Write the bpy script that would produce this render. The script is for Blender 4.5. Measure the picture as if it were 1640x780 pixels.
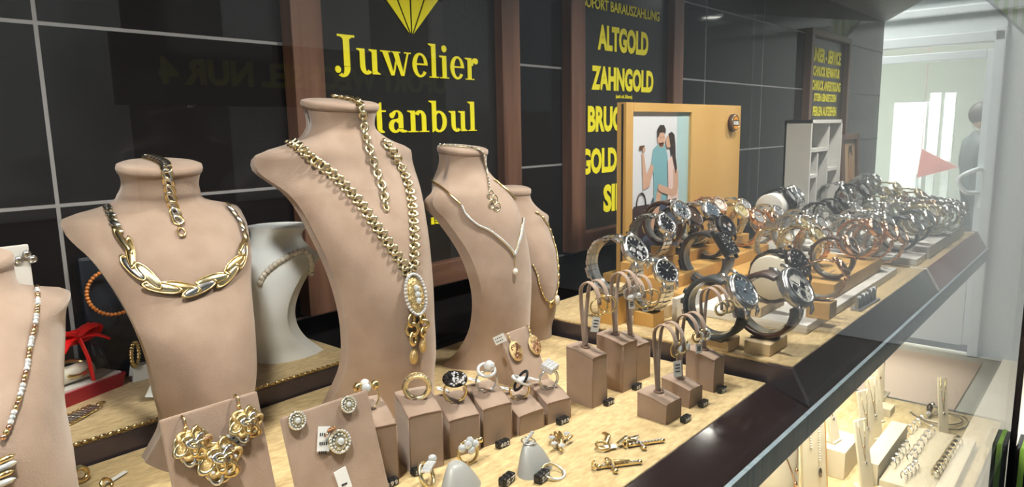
import bpy, bmesh, math, random
from mathutils import Vector, Matrix
from mathutils.bvhtree import BVHTree
pi = math.pi
random.seed(7)
for o in list(bpy.data.objects): bpy.data.objects.remove(o, do_unlink=True)
S = bpy.context.scene
COL = S.collection
# ------------------------------------------------------------------ camera
CZ = 1.45                      # eye height above the pavement
F_PX = 1120.0
ROT = Matrix(((0.65650376, 0.13356326, -0.74240398),
              (-0.75410363, 0.09248859, -0.65021041),
              (-0.01818116, 0.98671494, 0.1614406)))
cam = bpy.data.cameras.new('camera'); camo = bpy.data.objects.new('camera', cam); COL.objects.link(camo)
camo.matrix_world = Matrix.Translation((0, 0, CZ)) @ ROT.to_4x4()
cam.sensor_width = 36; cam.lens = F_PX / 1640 * 36; cam.clip_start = 0.01; cam.clip_end = 200
S.camera = camo
# ------------------------------------------------------------------ light
S.view_settings.view_transform = 'Standard'; S.view_settings.look = 'None'
S.view_settings.exposure = 0.12; S.view_settings.gamma = 1.0; S.view_settings.use_curve_mapping = False
W = bpy.data.worlds.new('sky'); S.world = W; W.use_nodes = True
nt = W.node_tree; nt.nodes.clear()
wo = nt.nodes.new('ShaderNodeOutputWorld'); bg = nt.nodes.new('ShaderNodeBackground')
tc = nt.nodes.new('ShaderNodeTexCoord'); sp = nt.nodes.new('ShaderNodeSeparateXYZ'); cr = nt.nodes.new('ShaderNodeValToRGB')
nt.links.new(tc.outputs['Generated'], sp.inputs[0]); nt.links.new(sp.outputs['Z'], cr.inputs[0])
cr.color_ramp.elements[0].position = 0.0; cr.color_ramp.elements[0].color = (.58, .58, .57, 1)
cr.color_ramp.elements[1].position = 0.6; cr.color_ramp.elements[1].color = (.86, .91, 1.0, 1)
nt.links.new(cr.outputs[0], bg.inputs[0]); nt.links.new(bg.outputs[0], wo.inputs[0]); bg.inputs[1].default_value = 1.15
S.cycles.use_denoising = True
S.cycles.max_bounces = 10; S.cycles.transparent_max_bounces = 12; S.cycles.glossy_bounces = 5; S.cycles.transmission_bounces = 8
S.cycles.sample_clamp_indirect = 4.0; S.cycles.caustics_reflective = False; S.cycles.caustics_refractive = False
SPOT_W = 2.05; LOW_W = 3.6; 
def lamp(name, kind, loc, energy, color, size=.1, rot=(0, 0, 0), spot=None):
    l = bpy.data.lights.new(name, kind); l.energy = energy; l.color = color
    if kind == 'AREA': l.size = size
    else: l.shadow_soft_size = size
    if kind == 'SPOT': l.spot_size = spot or 1.9; l.spot_blend = .8
    o = bpy.data.objects.new(name, l); COL.objects.link(o); o.location = loc; o.rotation_euler = rot
    return o
# ------------------------------------------------------------------ measured directions
def ray(px, py): return (ROT @ Vector((px - 820, 390 - py, -F_PX))).normalized()
EYE = Vector((0, 0, CZ))
def onz(px, py, z): d = ray(px, py); return EYE + d * ((z - CZ) / d.z)
def ony(px, py, y): d = ray(px, py); return EYE + d * (y / d.y)
def onx(px, py, x): d = ray(px, py); return EYE + d * (x / d.x)
# ------------------------------------------------------------------ materials
MT = {}
def mat(name, col, rough=.5, metal=0, bump=None, noise=None, spec=.5, sheen=0, trans=0, emit=None, alpha=1, coat=0):
    m = bpy.data.materials.new(name); m.use_nodes = True; n = m.node_tree; b = n.nodes['Principled BSDF']
    b.inputs['Base Color'].default_value = (*col, 1); b.inputs['Roughness'].default_value = rough
    b.inputs['Metallic'].default_value = metal; b.inputs['Specular IOR Level'].default_value = spec
    b.inputs['Sheen Weight'].default_value = sheen; b.inputs['Transmission Weight'].default_value = trans
    b.inputs['Alpha'].default_value = alpha; b.inputs['Coat Weight'].default_value = coat
    if emit: b.inputs['Emission Color'].default_value = (*emit[0], 1); b.inputs['Emission Strength'].default_value = emit[1]
    t = n.nodes.new('ShaderNodeTexCoord')
    if noise:      # (scale xyz, second colour, contrast lo, hi)
        mp = n.nodes.new('ShaderNodeMapping'); mp.inputs['Scale'].default_value = noise[0]
        nz = n.nodes.new('ShaderNodeTexNoise'); nz.inputs['Scale'].default_value = 1; nz.inputs['Detail'].default_value = 4
        rp = n.nodes.new('ShaderNodeValToRGB')
        rp.color_ramp.elements[0].position = noise[2]; rp.color_ramp.elements[0].color = (*col, 1)
        rp.color_ramp.elements[1].position = noise[3]; rp.color_ramp.elements[1].color = (*noise[1], 1)
        n.links.new(t.outputs['Object'], mp.inputs[0]); n.links.new(mp.outputs[0], nz.inputs[0])
        n.links.new(nz.outputs[0], rp.inputs[0]); n.links.new(rp.outputs[0], b.inputs['Base Color'])
    if bump:       # (scale, strength, distance)
        nb = n.nodes.new('ShaderNodeTexNoise'); nb.inputs['Scale'].default_value = bump[0]; nb.inputs['Detail'].default_value = 3
        bp = n.nodes.new('ShaderNodeBump'); bp.inputs['Strength'].default_value = bump[1]; bp.inputs['Distance'].default_value = bump[2]
        n.links.new(t.outputs['Object'], nb.inputs[0]); n.links.new(nb.outputs[0], bp.inputs['Height']); n.links.new(bp.outputs[0], b.inputs['Normal'])
    MT[name] = m; return m
mat('suede', (.325, .225, .165), .85, noise=((34, 34, 34), (.44, .325, .25), .3, .75), bump=(900, .25, .001), sheen=.35)
mat('suede_edge', (.30, .20, .15), .85, bump=(900, .2, .001))
mat('velvet', (.50, .345, .145), .7, noise=((110, 260, 120), (.80, .62, .31), .30, .72), bump=(160, .5, .002), sheen=.5)
mat('velvet_low', (.55, .42, .20), .7, noise=((40, 130, 60), (.85, .72, .45), .3, .7), bump=(160, .5, .002), sheen=.4)
mat('tile', (.013, .012, .013), .06, spec=.22)
mat('grout', (.27, .27, .28), .6)
mat('gloss_black', (.012, .010, .011), .07, spec=.6)
mat('fascia', (.022, .012, .012), .10, spec=.45)
mat('sill_grey', (.15, .165, .185), .5)
mat('fascia_red', (.22, .015, .03), .15, spec=.5)
mat('riser', (.10, .08, .09), .28, metal=.5)
mat('strip', (.27, .37, .43), .4, metal=.1, noise=((260, 3, 3), (.36, .46, .52), .4, .6))
mat('dark_wood', (.085, .040, .026), .38, noise=((50, 50, 3), (.20, .105, .070), .35, .68))
mat('dark_wood_h', (.085, .040, .026), .38, noise=((3, 50, 50), (.20, .105, .070), .35, .68))
mat('poster_black', (.018, .018, .018), .25, spec=.5)
mat('olive', (.30, .30, .02), .6)
mat('yellow', (.92, .84, .02), .5)
mat('light_wood', (.56, .32, .085), .42, noise=((10, 30, 2.5), (.66, .41, .14), .35, .65))
mat('pale_wood', (.62, .46, .26), .45, noise=((120, 12, 5), (.74, .60, .38), .3, .7))
mat('white', (.80, .79, .76), .45)
mat('cream', (.80, .74, .60), .6)
mat('cream_back', (.72, .68, .58), .7)
mat('white_gloss', (.90, .95, .97), .3)
mat('ceiling_dark', (.10, .10, .11), .5)
mat('gold', (.90, .70, .34), .25, metal=1)
mat('gold_pale', (.95, .84, .55), .24, metal=1)
mat('gold_rough', (.86, .68, .36), .33, metal=1, bump=(1500, .8, .001))
mat('rose', (.85, .53, .36), .18, metal=1)
mat('steel', (.80, .81, .82), .22, metal=1)
mat('steel_brush', (.52, .52, .54), .3, metal=1)
mat('gunmetal', (.12, .105, .10), .25, metal=1)
mat('black_metal', (.03, .03, .033), .3, metal=.6)
mat('blue_black', (.025, .035, .055), .3, metal=.3)
mat('stone', (.92, .94, .97), .12, metal=.35, coat=1)
mat('crystal', (.90, .96, 1.0), .05, metal=.4, coat=1)
mat('leather_brown', (.065, .030, .020), .38, bump=(700, .3, .001))
mat('leather_black', (.022, .020, .022), .4, bump=(700, .3, .001))
mat('leather_navy', (.030, .036, .040), .4, bump=(700, .3, .001))
mat('leather_tan', (.33, .19, .10), .5)
mat('dial_black', (.012, .013, .018), .2, coat=1)
mat('dial_blue', (.10, .14, .18), .2, coat=1)
mat('dial_white', (.78, .77, .72), .3, coat=1)
mat('dial_silver', (.62, .64, .66), .25, metal=.4, coat=1)
mat('dial_champagne', (.80, .70, .40), .25, metal=.3, coat=1)
mat('dial_brown', (.07, .045, .035), .25, coat=1)
mat('dial_rose', (.72, .48, .40), .3, metal=.3, coat=1)
mat('plastic', (.90, .93, .91), .12, trans=.88, spec=.5)
mat('frost', (.86, .88, .86), .35, trans=.55)
mat('pearl', (.84, .80, .72), .22, coat=.6)
mat('tag_white', (.86, .87, .86), .6)
mat('ink', (.02, .02, .022), .6)
mat('digit', (.62, .62, .62), .5)
mat('tag_black', (.015, .015, .016), .3)
mat('pennant', (.72, .30, .28), .7)
mat('red_box', (.42, .018, .045), .35)
mat('ribbon', (.80, .012, .012), .4)
mat('pink_box', (.62, .40, .42), .5)
mat('light_on', (1, 1, 1), .5, emit=((1, .96, .88), 14))
mat('tube_on', (1, 1, 1), .5, emit=((.97, .99, 1), 3.2))
mat('metal_sign', (.36, .37, .39), .35, metal=.7)
mat('facade', (.10, .09, .085), .8, noise=((.8, .8, .8), (.16, .145, .13), .3, .7))
mat('pale_facade', (.72, .72, .70), .8)
mat('asphalt', (.03, .03, .03), .85, noise=((3, 3, 3), (.045, .045, .045), .3, .7))
mat('pavement', (.70, .63, .50), .8, noise=((3, 3, 3), (.76, .70, .58), .3, .7))
mat('peach', (.80, .58, .42), .8)
mat('door_white', (.72, .77, .80), .4)
mat('door_wall', (.66, .70, .70), .6)
mat('door_inside', (.78, .78, .72), .7)
mat('skin', (.55, .33, .23), .5)
mat('hair', (.04, .03, .025), .6)
mat('cloth_grey', (.12, .125, .13), .8)
mat('cloth_dark', (.08, .09, .10), .8)
mat('green_awning', (.22, .42, .06), .7)
mat('amber', (.55, .19, .04), .25, coat=.5)
mat('blue_card', (.012, .016, .024), .35)
mat('green_glass', (.45, .55, .33), .15, coat=.5)
mat('brown_post', (.14, .085, .05), .5)
def pic(name, col, r=.5): return mat(name, col, r)
for nm, cc in dict(pic_white=(.70, .72, .76), pic_teal=(.42, .60, .62), pic_shirt=(.20, .42, .48), pic_skin=(.62, .38, .27), pic_hair=(.035, .02, .015),
                   pic_rose=(.78, .58, .54), pic_denim=(.06, .08, .13), pic_denim2=(.10, .13, .20), pic_bag=(.05, .032, .035), pic_floor=(.60, .47, .34), pic_brown=(.12, .06, .03),
                   pic_sepia=(.42, .24, .12), pic_tan=(.55, .36, .20), pic_orange=(.75, .30, .02)).items(): pic(nm, cc, .35)
def glass_mat(name, tint, refl_ior=1.5, tp=(1, 1, 1)):
    m = bpy.data.materials.new(name); m.use_nodes = True; n = m.node_tree; n.nodes.clear()
    o = n.nodes.new('ShaderNodeOutputMaterial'); mx = n.nodes.new('ShaderNodeMixShader'); lw = n.nodes.new('ShaderNodeLayerWeight'); pw = n.nodes.new('ShaderNodeMath'); fr = n.nodes.new('ShaderNodeMath')
    t = n.nodes.new('ShaderNodeBsdfTransparent'); g = n.nodes.new('ShaderNodeBsdfGlossy')
    t.inputs[0].default_value = (*tp, 1); g.inputs[0].default_value = (*tint, 1); g.inputs['Roughness'].default_value = 0.0
    r0 = ((refl_ior - 1) / (refl_ior + 1)) ** 2; lw.inputs[0].default_value = .5      # Schlick reflectance, the same from both faces
    pw.operation = 'POWER'; pw.inputs[1].default_value = 5; fr.operation = 'MULTIPLY_ADD'; fr.inputs[1].default_value = 1 - r0; fr.inputs[2].default_value = r0
    n.links.new(lw.outputs['Facing'], pw.inputs[0]); n.links.new(pw.outputs[0], fr.inputs[0])
    n.links.new(fr.outputs[0], mx.inputs[0]); n.links.new(t.outputs[0], mx.inputs[1]); n.links.new(g.outputs[0], mx.inputs[2]); n.links.new(mx.outputs[0], o.inputs[0])
    MT[name] = m
glass_mat('glass', (.62, .63, .64), 1.45, (.99, 1, .995))
glass_mat('dome', (1, 1, 1), 1.6, (.96, .98, 1))
glass_mat('door_glass', (1, 1, 1), 1.5, (.93, .95, .93))
# ------------------------------------------------------------------ geometry builder
def TR(x, y, z): return Matrix.Translation((x, y, z))
def RX(a): return Matrix.Rotation(a, 4, 'X')
def RY(a): return Matrix.Rotation(a, 4, 'Y')
def RZ(a): return Matrix.Rotation(a, 4, 'Z')
def SC(x, y, z): return Matrix.Diagonal((x, y, z, 1))
def frame(p, zdir, up=Vector((0, 0, 1))):
    z = Vector(zdir).normalized(); x = Vector(up).cross(z)
    if x.length < 1e-5: x = Vector((1, 0, 0))
    x.normalize(); y = z.cross(x)
    m = Matrix((x, y, z)).transposed().to_4x4(); m.translation = Vector(p); return m
class G:
    def __init__(s, m='white'):
        s.v = []; s.f = []; s.mi = []; s.mats = [m]; s.cur = 0; s.sm = []; s.smooth = True
    def mat(s, m):
        if m not in s.mats: s.mats.append(m)
        s.cur = s.mats.index(m); return s
    def add(s, vs, fs, M=None, smooth=None):
        k = len(s.v)
        s.v += [(M @ Vector(p)) if M else Vector(p) for p in vs]
        for f in fs: s.f.append([i + k for i in f]); s.mi.append(s.cur); s.sm.append(s.smooth if smooth is None else smooth)
        return s
    def box(s, c, d, M=None, bev=0):
        x, y, z = d[0] / 2, d[1] / 2, d[2] / 2
        if bev <= 0:
            vs = [(c[0] + i * x, c[1] + j * y, c[2] + k * z) for i in (-1, 1) for j in (-1, 1) for k in (-1, 1)]
            fs = [(0, 1, 3, 2), (4, 6, 7, 5), (0, 4, 5, 1), (2, 3, 7, 6), (0, 2, 6, 4), (1, 5, 7, 3)]
            return s.add(vs, fs, M, False)
        bm = bmesh.new(); bmesh.ops.create_cube(bm, size=1)
        for v in bm.verts: v.co = Vector((v.co.x * d[0], v.co.y * d[1], v.co.z * d[2])) + Vector(c)
        bmesh.ops.bevel(bm, geom=list(bm.edges), offset=bev, segments=2, affect='EDGES', profile=.6)
        bm.verts.index_update()
        s.add([v.co.copy() for v in bm.verts], [[v.index for v in f.verts] for f in bm.faces], M, False); bm.free(); return s
    def tube(s, pts, r, seg=8, closed=False, flat=1.0, up=None, cap=True, M=None):
        pts = [Vector(p) for p in pts]; n = len(pts); vs = []
        rr = r if isinstance(r, (list, tuple)) else [r] * n
        px = None
        for i, p in enumerate(pts):
            a = pts[(i - 1) % n] if (closed or i > 0) else p; b = pts[(i + 1) % n] if (closed or i < n - 1) else p
            t = (b - a).normalized()
            if up is not None: x = Vector(up[i] if isinstance(up, list) else up).cross(t)
            elif px is None: x = Vector((0, 0, 1)).cross(t) if abs(t.z) < .9 else Vector((1, 0, 0)).cross(t)
            else: x = px - t * px.dot(t)
            if x.length < 1e-6: x = Vector((1, 0, 0))
            x.normalize(); px = x; y = t.cross(x)
            for k in range(seg):
                a_ = 2 * pi * k / seg; vs.append(p + x * (rr[i] * math.cos(a_)) + y * (rr[i] * flat * math.sin(a_)))
        fs = []
        for i in range(n if closed else n - 1):
            j = (i + 1) % n
            for k in range(seg): k2 = (k + 1) % seg; fs.append((i * seg + k, i * seg + k2, j * seg + k2, j * seg + k))
        if not closed and cap: fs += [tuple(range(seg))[::-1], tuple((n - 1) * seg + k for k in range(seg))]
        return s.add(vs, fs, M)
    def torus(s, M, R, r, n=20, m=6, sx=1, sy=1, flat=1):
        vs = []; fs = []
        for i in range(n):
            a = 2 * pi * i / n
            for j in range(m):
                b = 2 * pi * j / m; q = R + r * math.cos(b); vs.append((q * math.cos(a) * sx, q * math.sin(a) * sy, r * math.sin(b) * flat))
        for i in range(n):
            for j in range(m): fs.append((i * m + j, (i + 1) % n * m + j, (i + 1) % n * m + (j + 1) % m, i * m + (j + 1) % m))
        return s.add(vs, fs, M)
    def lathe(s, prof, M=None, n=24, ang=2 * pi, sx=1, sy=1):
        vs = []; fs = []; m = len(prof); full = abs(ang - 2 * pi) < 1e-6; cnt = n if full else n + 1
        for i in range(cnt):
            a = ang * i / n
            for r, z in prof: vs.append((r * math.cos(a) * sx, r * math.sin(a) * sy, z))
        for i in range(n):
            i2 = (i + 1) % cnt
            for j in range(m - 1): fs.append((i * m + j, i2 * m + j, i2 * m + j + 1, i * m + j + 1))
        return s.add(vs, fs, M)
    def sphere(s, c, r, n=10, m=6, sc=(1, 1, 1), M=None):
        prof = [(max(1e-6, math.sin(pi * j / m)) * r, -math.cos(pi * j / m) * r) for j in range(m + 1)]
        T = TR(*c) @ SC(*sc); k = len(s.sm); s.lathe(prof, (M @ T) if M else T, n)
        if s.mats[s.cur] in ('stone', 'crystal'): s.sm[k:] = [False] * (len(s.sm) - k)
        return s
    def prism(s, poly, d, M=None):      # polygon in xy, extruded 0..d along z
        n = len(poly); vs = [(x, y, 0) for x, y in poly] + [(x, y, d) for x, y in poly]
        fs = [tuple(range(n))[::-1], tuple(range(n, 2 * n))] + [(i, (i + 1) % n, (i + 1) % n + n, i + n) for i in range(n)]
        return s.add(vs, fs, M, False)
    def grid(s, rows, closed=False, M=None):
        n = len(rows[0]); vs = [p for r in rows for p in r]; fs = []
        for i in range(len(rows) - 1):
            for k in range(n if closed else n - 1): k2 = (k + 1) % n; fs.append((i * n + k, i * n + k2, (i + 1) * n + k2, (i + 1) * n + k))
        return s.add(vs, fs, M)
    def build(s, name, parent=None, label=None, cat=None, group=None, kind=None, fixn=True):
        me = bpy.data.meshes.new(name); me.from_pydata([tuple(v) for v in s.v], [], s.f)
        for m in s.mats: me.materials.append(MT[m])
        me.polygons.foreach_set('material_index', s.mi); me.polygons.foreach_set('use_smooth', s.sm)
        if fixn:
            bm = bmesh.new(); bm.from_mesh(me); bmesh.ops.recalc_face_normals(bm, faces=bm.faces); bm.to_mesh(me); bm.free()
        me.update(); o = bpy.data.objects.new(name, me); COL.objects.link(o)
        if parent: o.parent = parent
        tag(o, label, cat, group, kind); return o
def tag(o, label=None, cat=None, group=None, kind=None):
    if label: o['label'] = label
    if cat: o['category'] = cat
    if group: o['group'] = group
    if kind: o['kind'] = kind
    return o
def thing(name, label, cat, loc=(0, 0, 0), rz=0, group=None, scale=1, rot=None):
    o = bpy.data.objects.new(name, None); o.empty_display_size = .01; COL.objects.link(o); o.location = loc
    o.rotation_euler = rot or (0, 0, rz); o.scale = (scale,) * 3; return tag(o, label, cat, group)
def dup(root, label, loc, rz=0, scale=1, group=None):
    r = root.copy(); COL.objects.link(r); r.location = loc; r.rotation_euler = (0, 0, rz); r.scale = (scale,) * 3; r['label'] = label
    if group: r['group'] = group
    for ch in root.children:
        c = ch.copy(); COL.objects.link(c); c.parent = r
        for g in ch.children: d = g.copy(); COL.objects.link(d); d.parent = c
    return r
def text_mesh(txt, bold=0.0, depth=.02, spacing=1.0):
    cu = bpy.data.curves.new('lettering', 'FONT'); cu.body = txt; cu.size = 1; cu.offset = bold; cu.extrude = depth / 2; cu.resolution_u = 3; cu.space_character = spacing
    o = bpy.data.objects.new('lettering', cu); COL.objects.link(o); bpy.context.view_layer.update()
    me = bpy.data.meshes.new_from_object(o.evaluated_get(bpy.context.evaluated_depsgraph_get()))
    vs = [v.co.copy() for v in me.vertices]; fs = [list(p.vertices) for p in me.polygons]
    bpy.data.objects.remove(o); bpy.data.meshes.remove(me); return vs, fs
def put_text(g, txt, M, w, h, bold=.0, depth=.0008, spacing=1.0, center=False):   # fits the word into w x h (local xy of M)
    vs, fs = text_mesh(txt, bold, .02, spacing)
    if not vs: return
    x0 = min(v.x for v in vs); x1 = max(v.x for v in vs); y0 = min(v.y for v in vs); y1 = max(v.y for v in vs)
    g.add([((v.x - x0) / (x1 - x0) * w - (w / 2 if center else 0), (v.y - y0) / (y1 - y0) * h - (h / 2 if center else 0), (v.z / .02 + .5) * depth) for v in vs], fs, M, False)
def ss(pts, n):      # resample a polyline smoothly (Catmull-Rom) to n points evenly by length
    P = [Vector(p) for p in pts]; P = [P[0] * 2 - P[1]] + P + [P[-1] * 2 - P[-2]]; out = []
    for i in range(1, len(P) - 2):
        for k in range(12):
            t = k / 12; a, b, c, d = P[i - 1], P[i], P[i + 1], P[i + 2]
            out.append(.5 * ((2 * b) + (c - a) * t + (2 * a - 5 * b + 4 * c - d) * t * t + (3 * b - a - 3 * c + d) * t ** 3))
    out.append(P[-2]); L = [0]
    for i in range(1, len(out)): L.append(L[-1] + (out[i] - out[i - 1]).length)
    res = []; j = 0
    for k in range(n):
        s = L[-1] * k / (n - 1)
        while j < len(L) - 2 and L[j + 1] < s: j += 1
        u = (s - L[j]) / max(1e-9, L[j + 1] - L[j]); res.append(out[j].lerp(out[j + 1], min(1, u)))
    return res
# ------------------------------------------------------------------ the setting
WY = 0.726; LT = 1.2016; UT = 1.22; DECK = 1.19; LOW = .822
g = G('grout'); g.box((1.0, WY + .0065, 1.3), (3.94, .012, 1.7))
g.mat('tile')
xs = [-1.085, -.44, .205, .85, 1.495, 1.82, 2.465, 2.97]; zs = [.46, .757, .915, 1.073, 1.231, 1.389, 1.549, 1.707, 1.865, 2.1]
for i in range(len(xs) - 1):
    for k in range(len(zs) - 1):
        gp = .0018
        g.box(((xs[i] + xs[i + 1]) / 2, WY + .004, (zs[k] + zs[k + 1]) / 2), (xs[i + 1] - xs[i] - 2 * gp, .008, zs[k + 1] - zs[k] - 2 * gp))
g.build('wall_back', kind='structure')
g = G('tile'); g.box((-1.08, .43, 1.3), (.03, .6, 1.6)); g.build('wall_left', kind='structure')
g = G('ceiling_dark'); g.add([(-1.09, .13, 1.82), (1.75, .13, 1.82), (2.97, .726, 1.82), (-1.09, .726, 1.82), (-1.09, .13, 1.86), (1.75, .13, 1.86), (2.97, .726, 1.86), (-1.09, .726, 1.86)],
      [(0, 1, 2, 3), (4, 5, 6, 7), (0, 1, 5, 4), (1, 2, 6, 5), (2, 3, 7, 6), (3, 0, 4, 7)], None, False); g.build('ceiling', kind='structure')
# dark deck that carries the trays, with sloped fascia and metal strip (one built-in shelf)
g = G('gloss_black')
g.add([(-1.06, .24, DECK), (-1.06, WY, DECK), (1.76, WY, DECK), (1.76, .24, DECK), (-1.06, .24, 1.165), (-1.06, WY, 1.165), (1.76, WY, 1.165), (1.76, .24, 1.165)],
      [(0, 1, 2, 3), (4, 5, 6, 7), (0, 1, 5, 4), (1, 2, 6, 5), (2, 3, 7, 6), (3, 0, 4, 7)], None, False)
def fascia(g, x0, x1, y0, z0):
    a = [(y0, z0), (.2025, 1.1855), (.2025, 1.165), (y0 + .02, 1.165), (y0 + .02, z0 - .001)]
    n = len(a); vs = [(x0, p, q) for p, q in a] + [(x1, p, q) for p, q in a]
    g.add(vs, [tuple(range(n)), tuple(range(n, 2 * n))[::-1]] + [(i, (i + 1) % n, (i + 1) % n + n, i + n) for i in range(n)], None, False)
deck = g.build('trim_1', kind='structure')
g = G('fascia'); fascia(g, -1.06, .656, .243, LT - .001); fascia(g, .656, 1.245, .222, UT - .001); g.mat('fascia_red'); fascia(g, 1.255, 1.745, .222, UT - .001); g.mat('white'); g.add([(1.246, .221, UT - .0005), (1.246, .2015, 1.187), (1.246, .243, 1.19), (1.246, .245, UT - .0005), (1.254, .221, UT - .0005), (1.254, .2015, 1.187), (1.254, .243, 1.19), (1.254, .245, UT - .0005)], [(0, 1, 2, 3), (4, 5, 6, 7), (0, 1, 5, 4), (1, 2, 6, 5), (2, 3, 7, 6), (3, 0, 4, 7)], None, False)
g.mat('riser'); g.add([(.652, .221, UT - .0005), (.652, .2035, 1.187), (.652, .243, LT - .001), (.652, .245, UT - .0005), (.659, .221, UT - .0005), (.659, .2035, 1.187), (.659, .243, LT - .001), (.659, .245, UT - .0005)],
      [(0, 1, 2, 3), (4, 5, 6, 7), (0, 1, 5, 4), (1, 2, 6, 5), (2, 3, 7, 6), (3, 0, 4, 7)], None, False)
g.build('trim_2', kind='structure')
g = G('strip'); g.box((.35, .2, 1.174), (2.8, .004, .023)); g.box((.35, .215, 1.163), (2.8, .03, .003)); g.build('trim_3', kind='structure')
# lower compartment shell
g = G('cream_back'); g.box((.34, .56, .98), (2.8, .01, .33)); g.build('wall_lower', kind='structure')
g = G('sill_grey'); g.box((.3, .36, .805), (2.9, .44, .02)); g.build('floor_display', kind='structure')
# street, doorway, facade
g = G('asphalt'); g.box((18, -1, -.06), (50, 26, .1)); g.build('floor', kind='structure')
g = G('pavement'); g.box((3.45, 1.4, -.015), (3.2, 3.2, .06)); g.build('floor_entrance', kind='structure')
g = G('door_wall')
g.box((5.12, -2.21, 2.0), (.2, 5.58, 4.0)); g.box((5.12, 3.8, 2.0), (.2, 3.8, 4.0)); g.box((5.12, 1.24, 2.96), (.2, 1.36, 2.06))
g.mat('door_white'); g.box((5.0, .9, 2.10), (.06, 3.4, .05), None, .01); g.box((5.0, .9, 2.22), (.10, 3.4, .06), None, .015)
g.build('wall_entrance', kind='structure')
g = G('door_white')     # frame and leaf
g.box((5.0, .60, 1.0), (.10, .055, 1.96), None, .006); g.box((5.0, 1.87, 1.0), (.10, .055, 1.96), None, .006); g.box((5.0, 1.235, 1.93), (.10, 1.32, .06), None, .006)
g.box((5.01, .644, .97), (.06, .036, 1.78), None, .006); g.box((5.01, 1.80, .97), (.06, .075, 1.78), None, .006); g.box((5.01, 1.213, 1.835), (.06, 1.10, .05), None, .006); g.box((5.01, 1.213, .32), (.06, 1.10, .50), None, .006)
door = g.build('door_1', kind='structure')
g = G('door_glass'); g.box((5.01, 1.213, 1.19), (.008, 1.10, 1.26)); g.build('pane', door, fixn=True)
g = G('white_gloss'); g.box((4.975, .625, 1.06), (.012, .042, .26), None, .004)
g.tube(ss([(4.97, .63, 1.16), (4.92, .65, 1.165), (4.90, .72, 1.13), (4.90, .74, 1.09), (4.92, .70, 1.03), (4.97, .64, 1.025)], 18), .013, 8)
g.build('handle', door)
g = G('door_inside'); g.box((11, 1.5, 1.5), (.1, 7, 3.0)); g.box((8.15, 1.5, 3.05), (5.8, 7, .1)); g.box((8.15, 5.0, 1.5), (5.7, .1, 3)); g.box((8.15, -1.5, 1.5), (5.7, .1, 3)); g.box((8.15, 1.5, -.012), (5.7, 7, .02)); g.build('wall_hall', kind='structure')
g = G('peach'); g.box((4.35, .98, .021), (.95, .90, .010), None, .002); g.build('door_mat', None, 'peach coloured mat lying on the pavement in front of the white door', 'mat')
# glass
def pane_box(name, p0, p1, z0, z1, t=.006):
    a = Vector((*p0, 0)); b = Vector((*p1, 0)); d = (b - a).normalized(); n = Vector((-d.y, d.x, 0)) * t
    g = G('glass'); vs = [(*(q + k).xy, z) for z in (z0, z1) for q, k in ((a, 0 * n), (b, 0 * n), (b, n), (a, n))]
    g.add(vs, [(0, 1, 2, 3), (4, 5, 6, 7), (0, 1, 5, 4), (1, 2, 6, 5), (2, 3, 7, 6), (3, 0, 4, 7)], None, False); return g.build(name, kind='structure')
pane_box('window_1', (-1.09, .124), (1.742, .124), .6, 1.86)
pane_box('window_2', (1.752, .130), (1.752, .722), .6, 1.815)
g = G('gloss_black'); g.box((1.747, .124, 1.23), (.006, .012, 1.26)); g.build('trim_4', kind='structure')
g = G('sill_grey'); g.box((.34, .26, .70), (2.86, .26, .19)); g.build('wall_plinth', kind='structure')
# street buildings added to set what the tiles and glass reflect
g = G('facade'); g.box((15, -6.4, 2.6), (40, .3, 5.2))
g.mat('door_inside')
for i in range(6): g.box((-3.6 + i * 2.6, -6.23, 1.9), (1.7, .06, 2.2), None, .02)
g.build('facade', None, 'dark stone shopfront building added across the street to keep reflections dark', 'building')
g = G('pale_facade'); g.box((14.5, -2.05, 2.6), (.3, 2.9, 5.2)); g.build('milky_reflector', None, 'pale building added down the street to give the front glass a milky reflection', 'building')  # added and placed so only the right part of the glass turns milky
# downlights of the window
for i, (x, y) in enumerate([(-.35, .30), (.1, .30), (.55, .30), (1.0, .30), (1.45, .30), (1.88, .37), (2.35, .33)]):
    wh = ['farthest left', 'above the left busts', 'above the tallest bust', 'above the wooden board', 'above the watches', 'before the white shelf', 'rightmost of all'][i]
    t = thing('ceiling_spotlight', 'round recessed spotlight in the dark ceiling, ' + wh, 'light', (x, y, 1.82), 0, 'recessed ceiling spotlights')
    g = G('steel_brush'); g.torus(TR(0, 0, -.001), .036, .004, 24, 6); g.build('ring', t)
    g = G('light_on'); g.lathe([(1e-5, -.0015), (.031, -.0015), (.031, .0), (1e-5, 0)], None, 20); g.build('lens', t)
    lamp('spot_light', 'SPOT', (x, y, 1.812), SPOT_W * 8, (1, .94, .85), .035, (math.radians(11), 0, 0), 2.3)
for x in (.75, 1.15, 1.50):
    t = thing('under_shelf_light', 'slim light strip under the dark shelf above the lower display at x %s' % ('left' if x < .6 else 'middle' if x < 1.2 else 'right end'), 'light', (x, .33, 1.163), 0, 'light strips under the shelf')
    t['label'] = {.75: 'slim light strip under the dark shelf, nearest the white busts', 1.15: 'slim light strip under the dark shelf, between busts and ring trays', 1.50: 'slim light strip under the dark shelf, above the ring trays'}[x]
    g = G('white'); g.box((0, 0, -.002), (.20, .02, .004)); g.build('housing', t)
    g = G('light_on'); g.box((0, 0, -.005), (.18, .012, .002)); g.build('tube', t)
    lamp('strip_light', 'AREA', (x, .33, 1.155), LOW_W, (1, .90, .70), .15)
lamp('hall_fill', 'AREA', (6.8, 1.5, 2.9), 330, (.95, .98, 1), 1.5)  # added fill that brightens the room behind the door
lamp('entrance_fill', 'AREA', (3.5, 1.4, 3.2), 110, (1, .98, .93), 1.2)  # added fill without a fixture, lifts the doorway and pavement
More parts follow.
